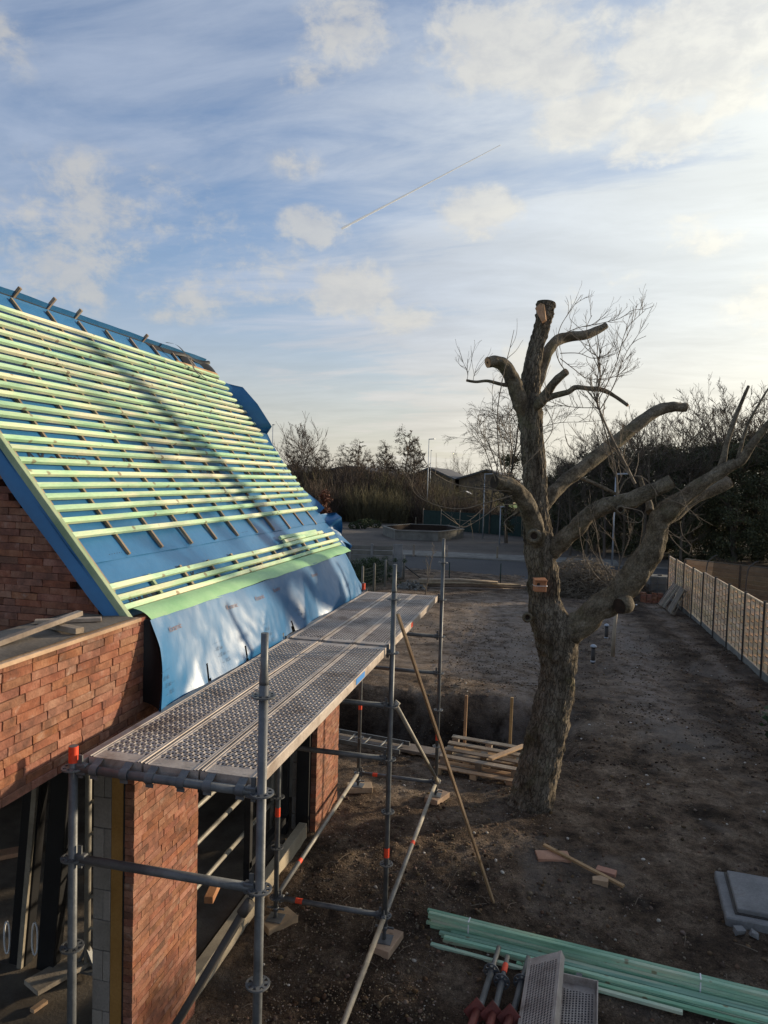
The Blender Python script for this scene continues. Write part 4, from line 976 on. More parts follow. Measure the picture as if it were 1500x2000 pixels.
for (u, v, w, dz) in ((1043, 1047, 24, -.34), (1030, 1206, 16, -.18), (1212, 996, 14, -.72)):       # sawn knots
    c_ = Vector(px(u, v, D=DT+dz)); r = w/2*DT/F; b = MB(); nrm = (Vector(CAM)-c_).normalized()
    u_ = nrm.cross(Vector((0, 0, 1))).normalized(); w_ = nrm.cross(u_)
    b.grid(lambda s, t: c_+nrm*(.05*math.sin(t*3.1)*(1 if t < 1 else 0)-.03)+(u_*math.cos(s*6.2832)+w_*math.sin(s*6.2832))*r*(1.25-.75*t), 18, 6)
    b.poly([c_-nrm*.028+(u_*math.cos(a)+w_*math.sin(a))*r*.62 for a in np.linspace(0, 6.283, 15)[:-1]], 1); part('knot', b, [m_barkl, m_heart], tree)
# shoots and twigs
TWN = [0]
def twig_run(b, S, r0, r1, n=5):
    m_ = len(S); b.tube(S, [r0+(r1-r0)*i/(m_-1) for i in range(m_)], n, cap=False)
def sprout(b, p, d_, L, r, lvl, rr, up=.25, wob=.35):
    p = Vector(p); d_ = Vector(d_).normalized(); k = 6; S = [p.copy()]
    for i in range(k):
        d_ = (d_+Vector((rr.uniform(-wob, wob), rr.uniform(-wob, wob), rr.uniform(-wob, wob)))*.5+Vector((0, 0, up*.3))).normalized()
        p = p+d_*L/k; S.append(p.copy())
        if lvl > 0 and i > 0 and rr.random() < .75:
            a = Vector((rr.uniform(-1, 1), rr.uniform(-1, 1), rr.uniform(-.5, .9))); sprout(b, p, (d_+a*.9), L*rr.uniform(.28, .55), r*(1-.6*i/k)*.62, lvl-1, rr, up, wob)
    twig_run(b, S, r, max(r*.35, .0018), 4)
b = MB(); rr = random.Random(3)
def hand(pts, dz0, dz1, r0, r1, lvl=0, sp=.5, Ls=(.12, .4)):
    m_ = len(pts); P = [(*px(u, v, D=DT+dz0+(dz1-dz0)*i/(m_-1)),) for i, (u, v) in enumerate(pts)]
    S = [Vector(q) for q in spline(P, 5)]; twig_run(b, S, r0, r1, 6)
    for i in range(3, len(S)-1):
        if rr.random() < sp:
            d_ = (S[i]-S[i-1]).normalized()+Vector((rr.uniform(-1, 1), rr.uniform(-1, 1), rr.uniform(-.4, 1)))*.9
            sprout(b, S[i], d_, rr.uniform(*Ls), r1*1.25, lvl, rr)
H = [([(1240, 945), (1222, 908), (1196, 858), (1174, 808), (1166, 782), (1172, 740), (1168, 700)], -.6, -.7, .020, .006, 2, .5),
     ([(1206, 968), (1204, 930), (1196, 890), (1182, 842), (1172, 806), (1164, 760), (1172, 700), (1164, 640)], -.5, -.75, .014, .005, 1, .5),
     ([(1172, 800), (1190, 770), (1204, 740), (1218, 700), (1236, 670), (1262, 656)], -.7, -.6, .007, .003, 1, .6),
     ([(1170, 780), (1200, 720), (1212, 680), (1226, 640), (1260, 606)], -.7, -.5, .006, .003, 1, .6),
     ([(1170, 796), (1130, 796), (1090, 790), (1056, 776)], -.7, -.75, .006, .003, 1, .6),
     ([(1106, 726), (1092, 706), (1086, 680), (1094, 640), (1112, 610), (1136, 576)], -.4, -.55, .007, .003, 1, .4),
     ([(1092, 656), (1130, 640), (1170, 632), (1210, 622), (1236, 606), (1262, 604)], .1, -.2, .006, .003, 1, .5),
     ([(1094, 690), (1130, 690), (1160, 700), (1190, 690)], -.4, -.5, .006, .003, 2, .7),
     ([(1094, 700), (1120, 720), (1150, 740), (1200, 736), (1222, 720)], -.45, -.3, .006, .003, 2, .7),
     ([(1168, 700), (1150, 670), (1146, 640), (1156, 616)], -.7, -.8, .005, .003, 1, .5),
     ([(1056, 780), (1080, 830), (1060, 870), (1020, 912), (1002, 930)], -.5, -.7, .006, .004, 0, .2),
     ([(1040, 840), (1090, 826), (1140, 824), (1190, 820)], -.4, -.5, .005, .003, 1, .5),
     ([(984, 940), (974, 880), (972, 800), (986, 720), (996, 680), (1004, 644)], -.62, -.7, .010, .003, 0, .25),
     ([(990, 938), (1000, 880), (992, 850), (980, 830)], -.6, -.6, .009, .004, 1, .5),
     ([(978, 936), (964, 892), (952, 862), (940, 845), (936, 826)], -.66, -.8, .008, .003, 1, .5),
     ([(970, 944), (955, 900), (944, 870), (928, 838)], -.66, -.9, .008, .003, 1, .4),
     ([(986, 940), (980, 860), (962, 800), (966, 770)], -.6, -.5, .007, .003, 1, .5),
     ([(1002, 960), (940, 955), (890, 946), (850, 926), (830, 900), (815, 860)], -.6, -1.2, .008, .003, 0, .3),
     ([(1000, 968), (950, 982), (900, 994), (850, 986), (812, 965), (800, 935)], -.6, -1.3, .008, .003, 0, .25),
     ([(1010, 985), (975, 988), (940, 1012), (905, 1030), (884, 1012)], -.5, -1.0, .007, .003, 0, .4),
     ([(1010, 1000), (985, 1020), (1002, 1040)], -.5, -.7, .005, .003, 0, .3),
     ([(950, 985), (925, 1010), (890, 1034)], -1., -1.1, .005, .003, 0, .2),
     ([(1206, 970), (1222, 938), (1250, 930), (1274, 950), (1284, 968)], -.7, -.8, .008, .005, 0, .3),
     ([(1232, 930), (1200, 898), (1160, 872), (1120, 850)], -.8, -.6, .007, .003, 1, .4),
     ([(1216, 990), (1254, 1000), (1250, 1020), (1222, 1018)], -.8, -.85, .006, .003, 0, .4),
     ([(1296, 972), (1330, 984), (1352, 1000), (1366, 1016)], -.8, -.7, .006, .003, 0, .4),
     ([(1310, 944), (1328, 958), (1332, 964)], -.8, -.8, .005, .003, 0, .3),
     ([(1328, 1018), (1332, 1042), (1342, 1056), (1352, 1068)], -.5, -.5, .005, .004, 0, .0),
     ([(1316, 1010), (1304, 1040), (1330, 1050)], -.55, -.55, .006, .003, 1, .6),
     ([(1190, 1146), (1160, 1120), (1140, 1080), (1132, 1040), (1128, 1000)], -.25, -.5, .007, .003, 1, .35),
     ([(1202, 1132), (1176, 1100), (1168, 1060), (1162, 1020), (1150, 990)], -.3, -.55, .008, .003, 1, .35),
     ([(1206, 1130), (1210, 1090), (1200, 1050), (1196, 1010)], -.3, -.4, .007, .003, 1, .35),
     ([(1208, 1116), (1240, 1090), (1252, 1050), (1256, 1010)], -.3, -.3, .006, .003, 1, .4),
     ([(1208, 1110), (1222, 1070), (1236, 1030), (1240, 1000)], -.3, -.35, .006, .003, 1, .4),
     ([(1436, 878), (1470, 870), (1500, 882)], -.8, -.9, .005, .003, 0, .3),
     ([(1124, 880), (1110, 870), (1104, 850)], .3, .2, .006, .003, 0, .3),
     ([(1230, 868), (1220, 842), (1256, 846), (1272, 832)], .7, .6, .006, .003, 1, .4),
     ([(912, 743), (914, 728), (910, 718)], -.4, -.4, .004, .002, 1, .8),
     ([(924, 746), (926, 732), (932, 722)], -.4, -.4, .004, .002, 0, .5)]
for h in H: hand(*h)
twg = part('twigs', b, m_twig, tree); twg['kind'] = 'stuff'
# nest box strapped to the trunk
c_ = Vector(px(1054, 1144, D=DT-.27)); nb = thing('nest_box', 'orange brown wooden nest box with round hole strapped to the tree trunk', 'nest box', c_-Vector((0, 0, .1)), rz=yaw)
b = MB(); b.box((0, 0, .10), (.155, .12, .15), ch=.006); b.build('box', m_terra, nb, local=True)
b = MB(); b.box((0, -.012, .185), (.168, .150, .020), rot3(rad(7), 0, 0), ch=.004); b.build('lid', m_terra, nb, local=True)
b = MB(); b.tube([(-.03, -.0605, .125), (-.03, -.0618, .125)], .022, 16); b.build('hole', m_heart, nb, local=True)
b = MB(); b.box((0, 0, .105), (.160, .126, .006)); b.tube([(.078, -.060, .105), (.084, -.066, .107)], .008, 6); b.build('cord', m_white, nb, local=True)

# ------------------------------------------------------------------ fence of woven panels on the right
FX, FTH = 6.967, .008
fence = thing('woven_fence', 'long brown garden fence of woven timber panels between dark posts', 'fence', (6.97, 17, float(g0(17))))
def slat_mesh(ph):
    b = MB(); L = 1.80; n_ = 12
    b.grid(lambda s, t: (.022*math.sin(s*math.pi*4+ph)+.006*(1 if t else 0)*0, L*s, .0945*t-.04725), n_, 1, smooth=True)
    b.grid(lambda s, t: (.022*math.sin(s*math.pi*4+ph)+.007, L*s, .04725-.0945*t), n_, 1, smooth=True)
    b.grid(lambda s, t: (.022*math.sin(s*math.pi*4+ph)+.007*t, L*s, .04725), n_, 1, smooth=False)
    return b.mesh('slat', m_fence)
SL = [slat_mesh(0), slat_mesh(math.pi)]
fo = Vector(fence.location)
for k in range(-8, 9):
    y0 = 17.19+1.86*k; x0 = FX-FTH*(y0-17.19); zt = (1.30-.028*k+(.05 if k < 4 else 0)) if k > -2 else 1.40; zb = zt-1.80  # out-of-view near panels, top height set for the shade they cast
    b = MB(); b.box((x0, y0, (zt+zb)/2-.1), (.09, .055, 2.15), ch=.005); part('post', b, m_post, fence)
    if k == 8: break
    pn = MB(); pn.box((x0, y0+.93, zt-.01), (.045, 1.80, .035), ch=.003); pn.box((x0, y0+.93, zb+.02), (.045, 1.80, .035), ch=.003)
    for s in (.055, 1.805): pn.box((x0, y0+s, (zt+zb)/2), (.04, .035, 1.74))
    for s in (.48, .93, 1.38): pn.box((x0, y0+s, (zt+zb)/2), (.018, .034, 1.74), mi=1)
    panel = part('panel', pn, [m_fence, m_post], fence)
    for i in range(18): link('slat', SL[i % 2], panel, Vector((x0, y0+.03, zt-.075-.0965*i))-fo, (R.uniform(-.002, .002), R.uniform(-.02, .02), 0))
    b = MB(); b.box((x0, y0+.93, zb-.14), (.05, 1.80, .28), ch=.004); part('base_plate', b, m_concd, fence)
# neighbour's board fence behind, and dark netting on bent poles
q0, q1 = Vector((7.4, 31.2, 0)), Vector((12.5, 27.2, 0)); dq = (q1-q0).normalized()
f2 = thing('board_fence', 'plain board fence of wide horizontal planks behind the woven fence', 'fence', q0)
L2 = (q1-q0).length
for i in range(9):
    b = MB(); z_ = -.55+.19*i; b.beam(q0+Vector((0, 0, z_)), q1+Vector((0, 0, z_)), .025, .18, ch=.003); part('plank', b, m_fence2, f2)
b = MB(); b.beam(q0+Vector((0, 0, 1.09)), q1+Vector((0, 0, 1.09)), .06, .03); part('cap_rail', b, m_concd, f2)
for f in (.0, .38, .76, 1.):
    b = MB(); c_ = q0+(q1-q0)*f; b.beam(c_+Vector((-.02, -.03, -.9)), c_+Vector((-.02, -.03, 1.08)), .07, .06, dq); part('post', b, m_post, f2)
nt = thing('trampoline_net', 'dark safety net hung on bent poles behind the woven fence', 'trampoline', (9.6, 24.5, -.8))
NP = [px(1393, 1085, Y=25.6), px(1473, 1097, Y=24.0), px(1560, 1112, Y=22.6), px(1650, 1120, Y=21.6)]
for p in NP:
    p = Vector(p); b = MB(); b.tube(spline([(p.x+.14, p.y, p.z+.02), (p.x-.03, p.y, p.z-.10), (p.x-.22, p.y-.05, p.z-.5), (p.x-.25, p.y-.05, -.8)], 5), .025, 8); part('pole', b, m_post, nt)
b = MB()
for i in range(3):
    a, e = Vector(NP[i]), Vector(NP[i+1]); b.grid(lambda s, t: (a+(e-a)*s)*(1-t)+t*Vector((a.x+(e.x-a.x)*s-.2, a.y+(e.y-a.y)*s, -.7))+Vector((.05, .12*math.sin(s*math.pi), -.12*math.sin(s*math.pi)*(1-t))), 8, 6)
part('net', b, m_mesh, nt)
# garden lights and white guard tube
for u, v, yy, lb in ((1158, 1292, 14.6, 'dark bollard light with domed cap, nearer of two in the soil'), (1184, 1246, 17.6, 'dark bollard light with domed cap, half hidden by the big limb')):
    z_ = float(gh(3, yy)); p = px(u, v, Y=yy); p = px(u, v, Z=float(gh(p[0], p[1])))
    t = thing('bollard_light', lb, 'garden light', p, 'bollard lights in the garden')
    b = MB(); b.tube([(0, 0, -.05), (0, 0, .36)], .055, 14); b.build('body', m_post, t, local=True)
    b = MB(); b.tube([(0, 0, .40), (0, 0, .425), (0, 0, .46), (0, 0, .475)], [.088, .086, .05, .01], 14); b.build('cap', m_grey, t, local=True)
    b = MB(); b.tube([(0, 0, .355), (0, 0, .405)], .05, 12); b.build('lamp', m_glass, t, local=True)
    b = MB(); b.tube([(0, 0, -.02), (0, 0, .03)], .065, 12); b.build('foot', m_grey, t, local=True)
p = px(1197, 1272, Z=-.35); b = MB(); b.tube([(p[0], p[1], -.5), (p[0]+.01, p[1], .2), (p[0]+.06, p[1], 1.1)], [.06, .05, .045], 10); tag(b.build('tree_guard', m_wpale), 'pale slender guard tube standing upright behind the big limb', 'guard tube')

# ------------------------------------------------------------------ plants: shared meshes, each plant its own thing
def bare_tree(seed, H=9., spread=.5, n1=16, r0=.13, droop=0., lv=2, fan=.8, conic=False, density=.7, rmin=.008):
    rr = random.Random(seed); t = MB(); c = MB()
    P = []; p = Vector((0, 0, -.3)); d_ = Vector((0, 0, 1))
    for i in range(11):
        P.append(p.copy()); d_ = (d_+Vector((rr.uniform(-.1, .1), rr.uniform(-.1, .1), .12))).normalized(); p = p+d_*H*.96/10
    t.tube(P, [r0*(1-.9*i/10)+.006 for i in range(11)], 7, cap=False)
    def br(p, d_, L, r, lvl):
        k = 5 if lvl else 4; S = [p.copy()]; seg = L/k
        for i in range(k):
            d_ = (d_+Vector((rr.uniform(-.28, .28), rr.uniform(-.28, .28), rr.uniform(-.18, .28)-droop*(i/k)))).normalized(); p = p+d_*seg; S.append(p.copy())
            if lvl and rr.random() < density+.15*i/k:
                for _ in range(1 if lvl > 1 else 2):
                    a = Vector((rr.uniform(-1, 1), rr.uniform(-1, 1), rr.uniform(-.3, .8))); br(p.copy(), (d_+a*.85).normalized(), L*rr.uniform(.35, .6), r*.55*(1-.4*i/k), lvl-1)
        r = max(r, rmin*1.2); c.tube(S, [r+(max(.3*r, rmin)-r)*i/k for i in range(k+1)], 3, cap=False)
    for i in range(n1):
        f = .16+.82*(i+rr.random())/n1; q = P[min(9, int(f*10))].lerp(P[min(10, int(f*10)+1)], (f*10) % 1)
        a = rr.uniform(0, 6.28); up_ = rr.uniform(.25, 1.1) if not conic else rr.uniform(.05, .35)
        L = H*spread*((1-f)*1.05+.10 if conic else (.45+.5*math.sin(math.pi*min(1, f*1.05)))*rr.uniform(.6, 1.))
        br(q, Vector((math.cos(a)*fan, math.sin(a)*fan, up_)).normalized(), L, r0*(1-.8*f)*.42+.004, lv)
    return t, c
def leaf_cloud(seed, shape, n_cl, per, cr, ls):
    """many small leaf faces gathered in clumps through the volume shape(): returns vertices, quads"""
    r = np.random.RandomState(seed); Cn = []
    while len(Cn) < n_cl:
        q = shape(r)
        if q is not None: Cn.append(q)
    Cn = np.repeat(np.array(Cn), per, 0); n_ = len(Cn)
    o = r.normal(size=(n_, 3)); o /= np.linalg.norm(o, axis=1)[:, None]
    P = Cn+o*(cr*r.rand(n_, 1)**.45)*np.repeat(.6+.7*r.rand(n_cl, 1), per, 0)*np.array([1, 1, .8])
    a = r.normal(size=(n_, 3)); a[:, 2] -= .2; a /= np.linalg.norm(a, axis=1)[:, None]
    h = np.cross(a, r.normal(size=(n_, 3))); h /= np.linalg.norm(h, axis=1)[:, None]
    s = ls*(.6+.8*r.rand(n_, 1))
    V = np.stack([P-a*s*.6, P+h*s*.42, P+a*s*.6, P-h*s*.42], 1).reshape(-1, 3)
    return V, np.arange(n_*4).reshape(-1, 4)
def ell(cx, cy, cz, rx, ry, rz, inner=.35):
    def f(r):
        q = r.normal(size=3); q /= np.linalg.norm(q); k = inner+(1-inner)*r.rand()
        return np.array([cx, cy, cz])+q*k*np.array([rx, ry, rz])
    return f
PROTO = {}
def plant(key, name, parts, label, cat, group, loc, rz=0, s=1.):
    """first call builds the plant, later calls copy it with its parts"""
    if key not in PROTO:
        t = thing(name, label, cat, loc, group, rz); t.scale = (s, s, s)
        for nm, me in parts(): link(nm, me, t)
        PROTO[key] = t; return t
    t = copy_tree(PROTO[key]); t.location = loc; t.rotation_euler = (0, 0, rz); t.scale = (s, s, s*R.uniform(.92, 1.08)); tag(t, label, cat, group); return t
def ivy(seed):
    def f():
        t, c = bare_tree(seed, 10, .30, 20, .22, lv=2, density=.75)
        def shape(r):
            z = r.rand()*8.2+.3; w = (1.0+1.9*math.sin(math.pi*min(1, (z+1.2)/10.4))); a = r.rand()*6.28; k = r.rand()**.5
            k *= .75+.5*(noise.noise(Vector((math.cos(a)*1.5+seed, math.sin(a)*1.5, z*.5)))+.5)
            return np.array([math.cos(a)*w*k, math.sin(a)*w*k, z])
        V, Q = leaf_cloud(seed, shape, 190, 100, .58, .105)
        yield 'trunk', t.mesh('trunk', m_twd); yield 'branches', c.mesh('branches', m_twd); yield 'crown', npmesh('crown', V, Q, m_leafd)
    return f
def bare(seed, mt, *a, **k):
    def f():
        t, c = bare_tree(seed, *a, **k); yield 'trunk', t.mesh('trunk', mt); yield 'crown', c.mesh('crown', mt)
    return f
def alder(seed):
    def f():
        t, c = bare_tree(seed, 10, .30, 30, .12, lv=2, conic=True, fan=1., density=.9, rmin=.016)
        def shape(r):
            z = 2+7.6*r.rand()**.8; w = .3+2.0*(1-z/10); a = r.rand()*6.28; k = r.rand()**.5; return np.array([math.cos(a)*w*k, math.sin(a)*w*k, z])
        V, Q = leaf_cloud(seed, shape, 130, 14, .30, .075)
        yield 'trunk', t.mesh('trunk', m_twd); yield 'branches', c.mesh('branches', m_twd); yield 'cones', npmesh('cones', V, Q, m_twd)
    return f
def scrub(seed, mt, H=5.5, n_=150):
    def f():
        rr = random.Random(seed); b = MB()
        for i in range(n_):
            a = rr.uniform(0, 6.28); q = rr.random()**.6*1.7; p = Vector((q*math.cos(a), q*math.sin(a), -.2)); d_ = Vector((math.cos(a)*.28*q, math.sin(a)*.28*q, 1)).normalized()
            h = H*rr.uniform(.45, 1.)*(1.05-.2*q); S = [p.copy()]
            for k in range(5):
                d_ = (d_+Vector((rr.uniform(-.2, .2), rr.uniform(-.2, .2), rr.uniform(0, .1)))).normalized(); p = p+d_*h/5; S.append(p.copy())
                for _ in range(2 if k else 0):
                    e = (d_+Vector((rr.uniform(-1, 1), rr.uniform(-1, 1), rr.uniform(0, .7)))*.8).normalized(); L = h*rr.uniform(.12, .28); m1 = p+e*L*.5; b.tube([p, m1+Vector((0, 0, .05)), p+e*L+Vector((0, 0, .12))], [.020, .015, .010], 3, cap=False)
            b.tube(S, [.034, .030, .025, .020, .015, .010], 3, cap=False)
        yield 'stems', b.mesh('stems', mt)
    return f
gz = lambda x, y: -1.06
# dark ivy-clad trees filling the right background
side = lambda u: 'beyond the end of the woven fence' if u > 1300 else 'behind the walnut trunk'
IV = [(1075, 62, .62, 0), (1118, 60, .72, 1), (1165, 56, .80, 2), (1205, 62, .86, 0), (1248, 54, .84, 1), (1300, 58, .93, 2), (1345, 52, .84, 0), (1392, 56, .95, 1), (1436, 50, .90, 2), (1486, 54, .98, 0), (1540, 49, .92, 1), (1600, 52, 1.0, 2), (1665, 50, .95, 0), (1100, 76, .72, 2), (1190, 78, .85, 1), (1280, 74, .95, 0), (1370, 72, 1.02, 2), (1460, 70, 1.08, 1)]
ordn = ['first', 'second', 'third', 'fourth', 'fifth', 'sixth', 'seventh', 'eighth', 'ninth', 'tenth', 'eleventh', 'twelfth', 'thirteenth', 'fourteenth', 'fifteenth', 'sixteenth', 'seventeenth', 'eighteenth', 'nineteenth', 'twentieth', 'twenty-first', 'twenty-second', 'twenty-third', 'twenty-fourth']
for i, (u, D_, s, k) in enumerate(IV):
    p = px(u, 1090, D=D_); row = 'front row' if i < 13 else 'back row'; j = i if i < 13 else i-13
    plant('ivy%d' % k, 'ivy_clad_tree', ivy(40+k), f'dark ivy-clad tree, {ordn[j]} from the walnut trunk in the {row}', 'tree', 'ivy-clad trees behind the fence', (p[0], p[1], -1.06), R.uniform(0, 6.28), s*1.14)
BT = [(1090, 70, .70, 0), (1140, 68, .85, 1), (1190, 64, .86, 2), (1226, 60, .92, 0), (1268, 62, 1.0, 1), (1310, 60, .98, 2), (1376, 58, 1.14, 1), (1424, 56, 1.16, 0), (1470, 54, 1.18, 2), (1520, 56, 1.24, 1), (1400, 64, 1.3, 2), (1496, 62, 1.3, 0), (1580, 54, 1.2, 2), (1340, 66, 1.05, 0)]
for i, (u, D_, s, k) in enumerate(BT):
    p = px(u, 1090, D=D_)
    plant('bare%d' % k, 'bare_tree', bare(70+k, m_twd, 10, .42, 22, .13, lv=3, density=.56), f'leafless bushy tree top above the dark ivy, {ordn[i]} along the skyline', 'tree', 'leafless trees above the ivy', (p[0], p[1], -1.06), R.uniform(0, 6.28), s*1.06)
for i, (u, D_, s_, k) in enumerate(((1082, 55, .62, 1), (1112, 53, .70, 2), (1146, 54, .78, 0), (1180, 52, .80, 1), (1216, 53, .84, 2), (1254, 51, .86, 0), (1292, 52, .90, 1), (1330, 49, .74, 2))):
    p = px(u, 1090, D=D_)
    plant('bare%d' % k, 'bare_tree', None, f'leafless brown tree in front of the dark ivy, {ordn[i]} from the walnut trunk', 'tree', 'leafless trees before the ivy', (p[0], p[1], -1.06), R.uniform(0, 6.28), s_*1.12)
# weeping birch behind the walnut, its stem wrapped in ivy
p = px(990, 1040, D=62)
def birch():
    t, c = bare_tree(91, 12.5, .40, 34, .15, droop=.45, lv=3, density=.72)
    V, Q = leaf_cloud(5, lambda r: np.array([r.normal()*.22, r.normal()*.22, 1.+6*r.rand()]), 34, 60, .4, .14)
    yield 'trunk', t.mesh('trunk', m_twd); yield 'crown', c.mesh('crown', m_twd); yield 'ivy', npmesh('ivy', V, Q, m_leafd)
plant('birch', 'weeping_birch', birch, 'leafless weeping birch with ivy on its stem behind the walnut tree', 'tree', None, (p[0], p[1], -1.06), 0, 1.08)
p = px(956, 1040, D=72); plant('birch2', 'weeping_birch', bare(92, m_twd, 10.5, .36, 26, .11, droop=.45, lv=3, density=.55), 'smaller leafless drooping tree left of the ivy wrapped birch stem', 'tree', None, (p[0], p[1], -1.06))
# alders and slim bare trees on the skyline over the scrub
AL_ = [(777, 98, 1.36, 0), (806, 96, 1.20, 1), (742, 104, 1.18, 1), (715, 108, 1.12, 0), (690, 100, 1.18, 2), (664, 106, 1.10, 0), (630, 98, 1.08, 1), (577, 96, .98, 0), (560, 100, 1.0, 2), (755, 112, 1.1, 2), (792, 110, 1.1, 0), (608, 110, 1.0, 2)]
for i, (u, D_, s, k) in enumerate(AL_):
    p = px(u, 1010, D=D_); lb = ['tallest slender alder on the skyline', 'slender alder just right of the tallest one'][i] if i < 2 else f'slender leafless alder rising from the scrub, {ordn[i-2]} among the lower ones'
    plant('ald%d' % k, 'alder', alder(110+k), lb, 'tree', 'alders on the skyline', (p[0], p[1], -1.06), R.uniform(0, 6.28), s*.95)
p = px(592, 1010, D=90); plant('bush', 'bare_tree', bare(75, m_twr, 9.5, .5, 26, .10, lv=2, fan=.45, density=.9, rmin=.014), 'fan shaped leafless tree near the roof edge on the skyline', 'tree', None, (p[0], p[1], -1.06), 0, 1.12)
# russet and olive scrub in front of the sheds
k = 0
for row, (D_, H_, u0, u1, st) in enumerate(((98, 1.28, 556, 960, 22), (91, 1.12, 548, 960, 21), (85, .82, 540, 1030, 22))):
    u = u0
    while u < u1:
        hh = H_*(1. if u < 800 else .80 if u < 880 else .66)*R.uniform(.85, 1.12); p = px(u+R.uniform(-6, 6), 1010, D=D_+R.uniform(-2, 2)); v_ = R.choice([0, 1, 2, 3, 3])
        plant('scrub%d' % v_, 'scrub_bush', scrub(130+v_, m_two if v_ == 3 else m_twr), f'{"olive" if v_ == 3 else "russet"} leafless scrub bush, {ordn[int((u-u0)/st)]} in the {["back", "middle", "front"][row]} row before the sheds', 'shrub', 'scrub before the sheds', (p[0], p[1], -1.06), R.uniform(0, 6.28), hh)
        u += st; k += 1
def rust():
    V, Q = leaf_cloud(9, ell(0, 0, 2.6, .9, .9, 2.5), 60, 60, .45, .16); b = MB(); b.tube([(0, 0, -.2), (0, 0, 3)], .09, 6); yield 'trunk', b.mesh('trunk', m_twd); yield 'crown', npmesh('crown', V, Q, m_rust)
p = px(632, 1010, D=78); plant('rust', 'beech_column', rust, 'rust leaved columnar beech beside the blue membrane', 'shrub', None, (p[0], p[1], -1.06), 0, .78)
# clipped box balls
for i, (u, v, s, lb) in enumerate(((690, 1033, .62, 'low clipped box ball at the left end of the row'), (706, 1033, .86, 'largest clipped box ball in the gravel'), (718, 1029, .80, 'clipped box ball behind the largest one'), (733, 1031, .75, 'clipped box ball next to the hexagonal basin'))):
    p = px(u, v, Z=-1.)
    def ball():
        V, Q = leaf_cloud(3, ell(0, 0, .58, .80, .80, .60, .93), 160, 60, .10, .05); b = MB(); b.tube([(0, 0, -.1), (0, 0, .5)], .05, 6); yield 'trunk', b.mesh('trunk', m_twd); yield 'leaves', npmesh('leaves', V, Q, m_leafg)
    plant('ball', 'box_ball', ball, lb, 'shrub', 'clipped box balls', (p[0], p[1], -1.02), i, s)

# ------------------------------------------------------------------ yard beyond the garden
pc = np.mean([px(740, 1048, Z=-1.), px(902, 1050, Z=-1.)], axis=0); bas = thing('hexagonal_basin', 'low hexagonal concrete basin with dark centre on the gravel yard', 'basin', (pc[0], pc[1]+1, -1.))
hx = [(3.75*math.cos(rad(60*i+4)), 5.2*math.sin(rad(60*i+4))) for i in range(6)]
for i in range(6):
    (x0, y0), (x1, y1) = hx[i], hx[(i+1) % 6]; b = MB(); k0, k1 = .86, .86
    for z0, z1, e0, e1, mi in ((0, .74, 1., .955, 0), (.74, .84, 1.02, .945, 0)):
        P_ = [(x0*e0, y0*e0), (x1*e0, y1*e0), (x1*e1, y1*e1), (x0*e1, y0*e1)]
        b.poly([(x, y, z1) for x, y in P_])
        for q in range(4):
            (a0, c0), (a1, c1) = P_[q], P_[(q+1) % 4]; b.poly([(a0, c0, z0), (a1, c1, z0), (a1, c1, z1), (a0, c0, z1)])
    b.build('wall', m_concd, bas, local=True)
b = MB()
for i in range(6):
    (x0, y0), (x1, y1) = hx[i], hx[(i+1) % 6]; b.poly([(x0*.95, y0*.95, .25), (x1*.95, y1*.95, .25), (x1*.94, y1*.94, .80), (x0*.94, y0*.94, .80)])
b.build('dark_inner_face', m_heart, bas, local=True)  # dark faces added over the concrete inside, so the basin reads dark
b = MB(); b.poly([(x*.97, y*.97, .30) for x, y in hx]); b.build('bed', m_heart, bas, local=True)
for i, (u, v) in enumerate(((805, 1088), (870, 1090), (970, 1092), (1035, 1095))):
    p = px(u, v, Z=-1.); b = MB(); b.box((0, 0, .38), (.13, .13, .95), ch=.015); o = b.build('timber_post', m_wold); o.location = (p[0], p[1]+.5, -1.02)
    tag(o, ['short timber post by the concrete sheet fence', 'short timber post between basin and sapling', 'short timber post left of the walnut trunk', 'short timber post half behind the walnut trunk'][i], 'post', 'timber posts along the road')
for i, (u, v) in enumerate(((775, 1020), (812, 1024), (875, 1026), (915, 1034))):
    p = px(u, v, Z=-1.); b = MB(); b.box((0, 0, .4), (.12, .12, .9), ch=.015); o = b.build('timber_post', m_wold); o.location = (p[0], p[1], -1.02)
    tag(o, f'short timber post at the far side of the gravel yard, {ordn[i]} from the box balls', 'post', 'timber posts beyond the basin')
def lamp(u, v0, v1, D_, lb, arm=True, h=None):
    a = px(u, v0, D=D_); z1 = a[2]; t = thing('street_lamp', lb, 'street lamp', (a[0], a[1], -1.04), 'street lamps')
    b = MB(); b.tube([(0, 0, 0), (0, 0, z1+1.04)], [.06, .04], 8); b.build('pole', m_grey, t, local=True)
    b = MB(); b.beam((0, 0, z1+1.05), (.75 if arm else .3, -.2, z1+1.09), .22, .09); b.build('lamp_head', m_grey, t, local=True)
lamp(838, 858, 965, 88, 'tall street lamp above the scrub near the sheds'); lamp(842, 880, 950, 130, 'thin distant lamp just right of the tall one', False)
lamp(947, 926, 1040, 66, 'pale street lamp with flat head left of the walnut trunk'); lamp(1203, 926, 1110, 45.5, 'pale street lamp standing among the walnut limbs')
lamp(533, 830, 880, 90, 'thin lamp rising beside the loose blue membrane', False); lamp(978, 990, 1040, 60, 'short grey pole by the green screen', False)
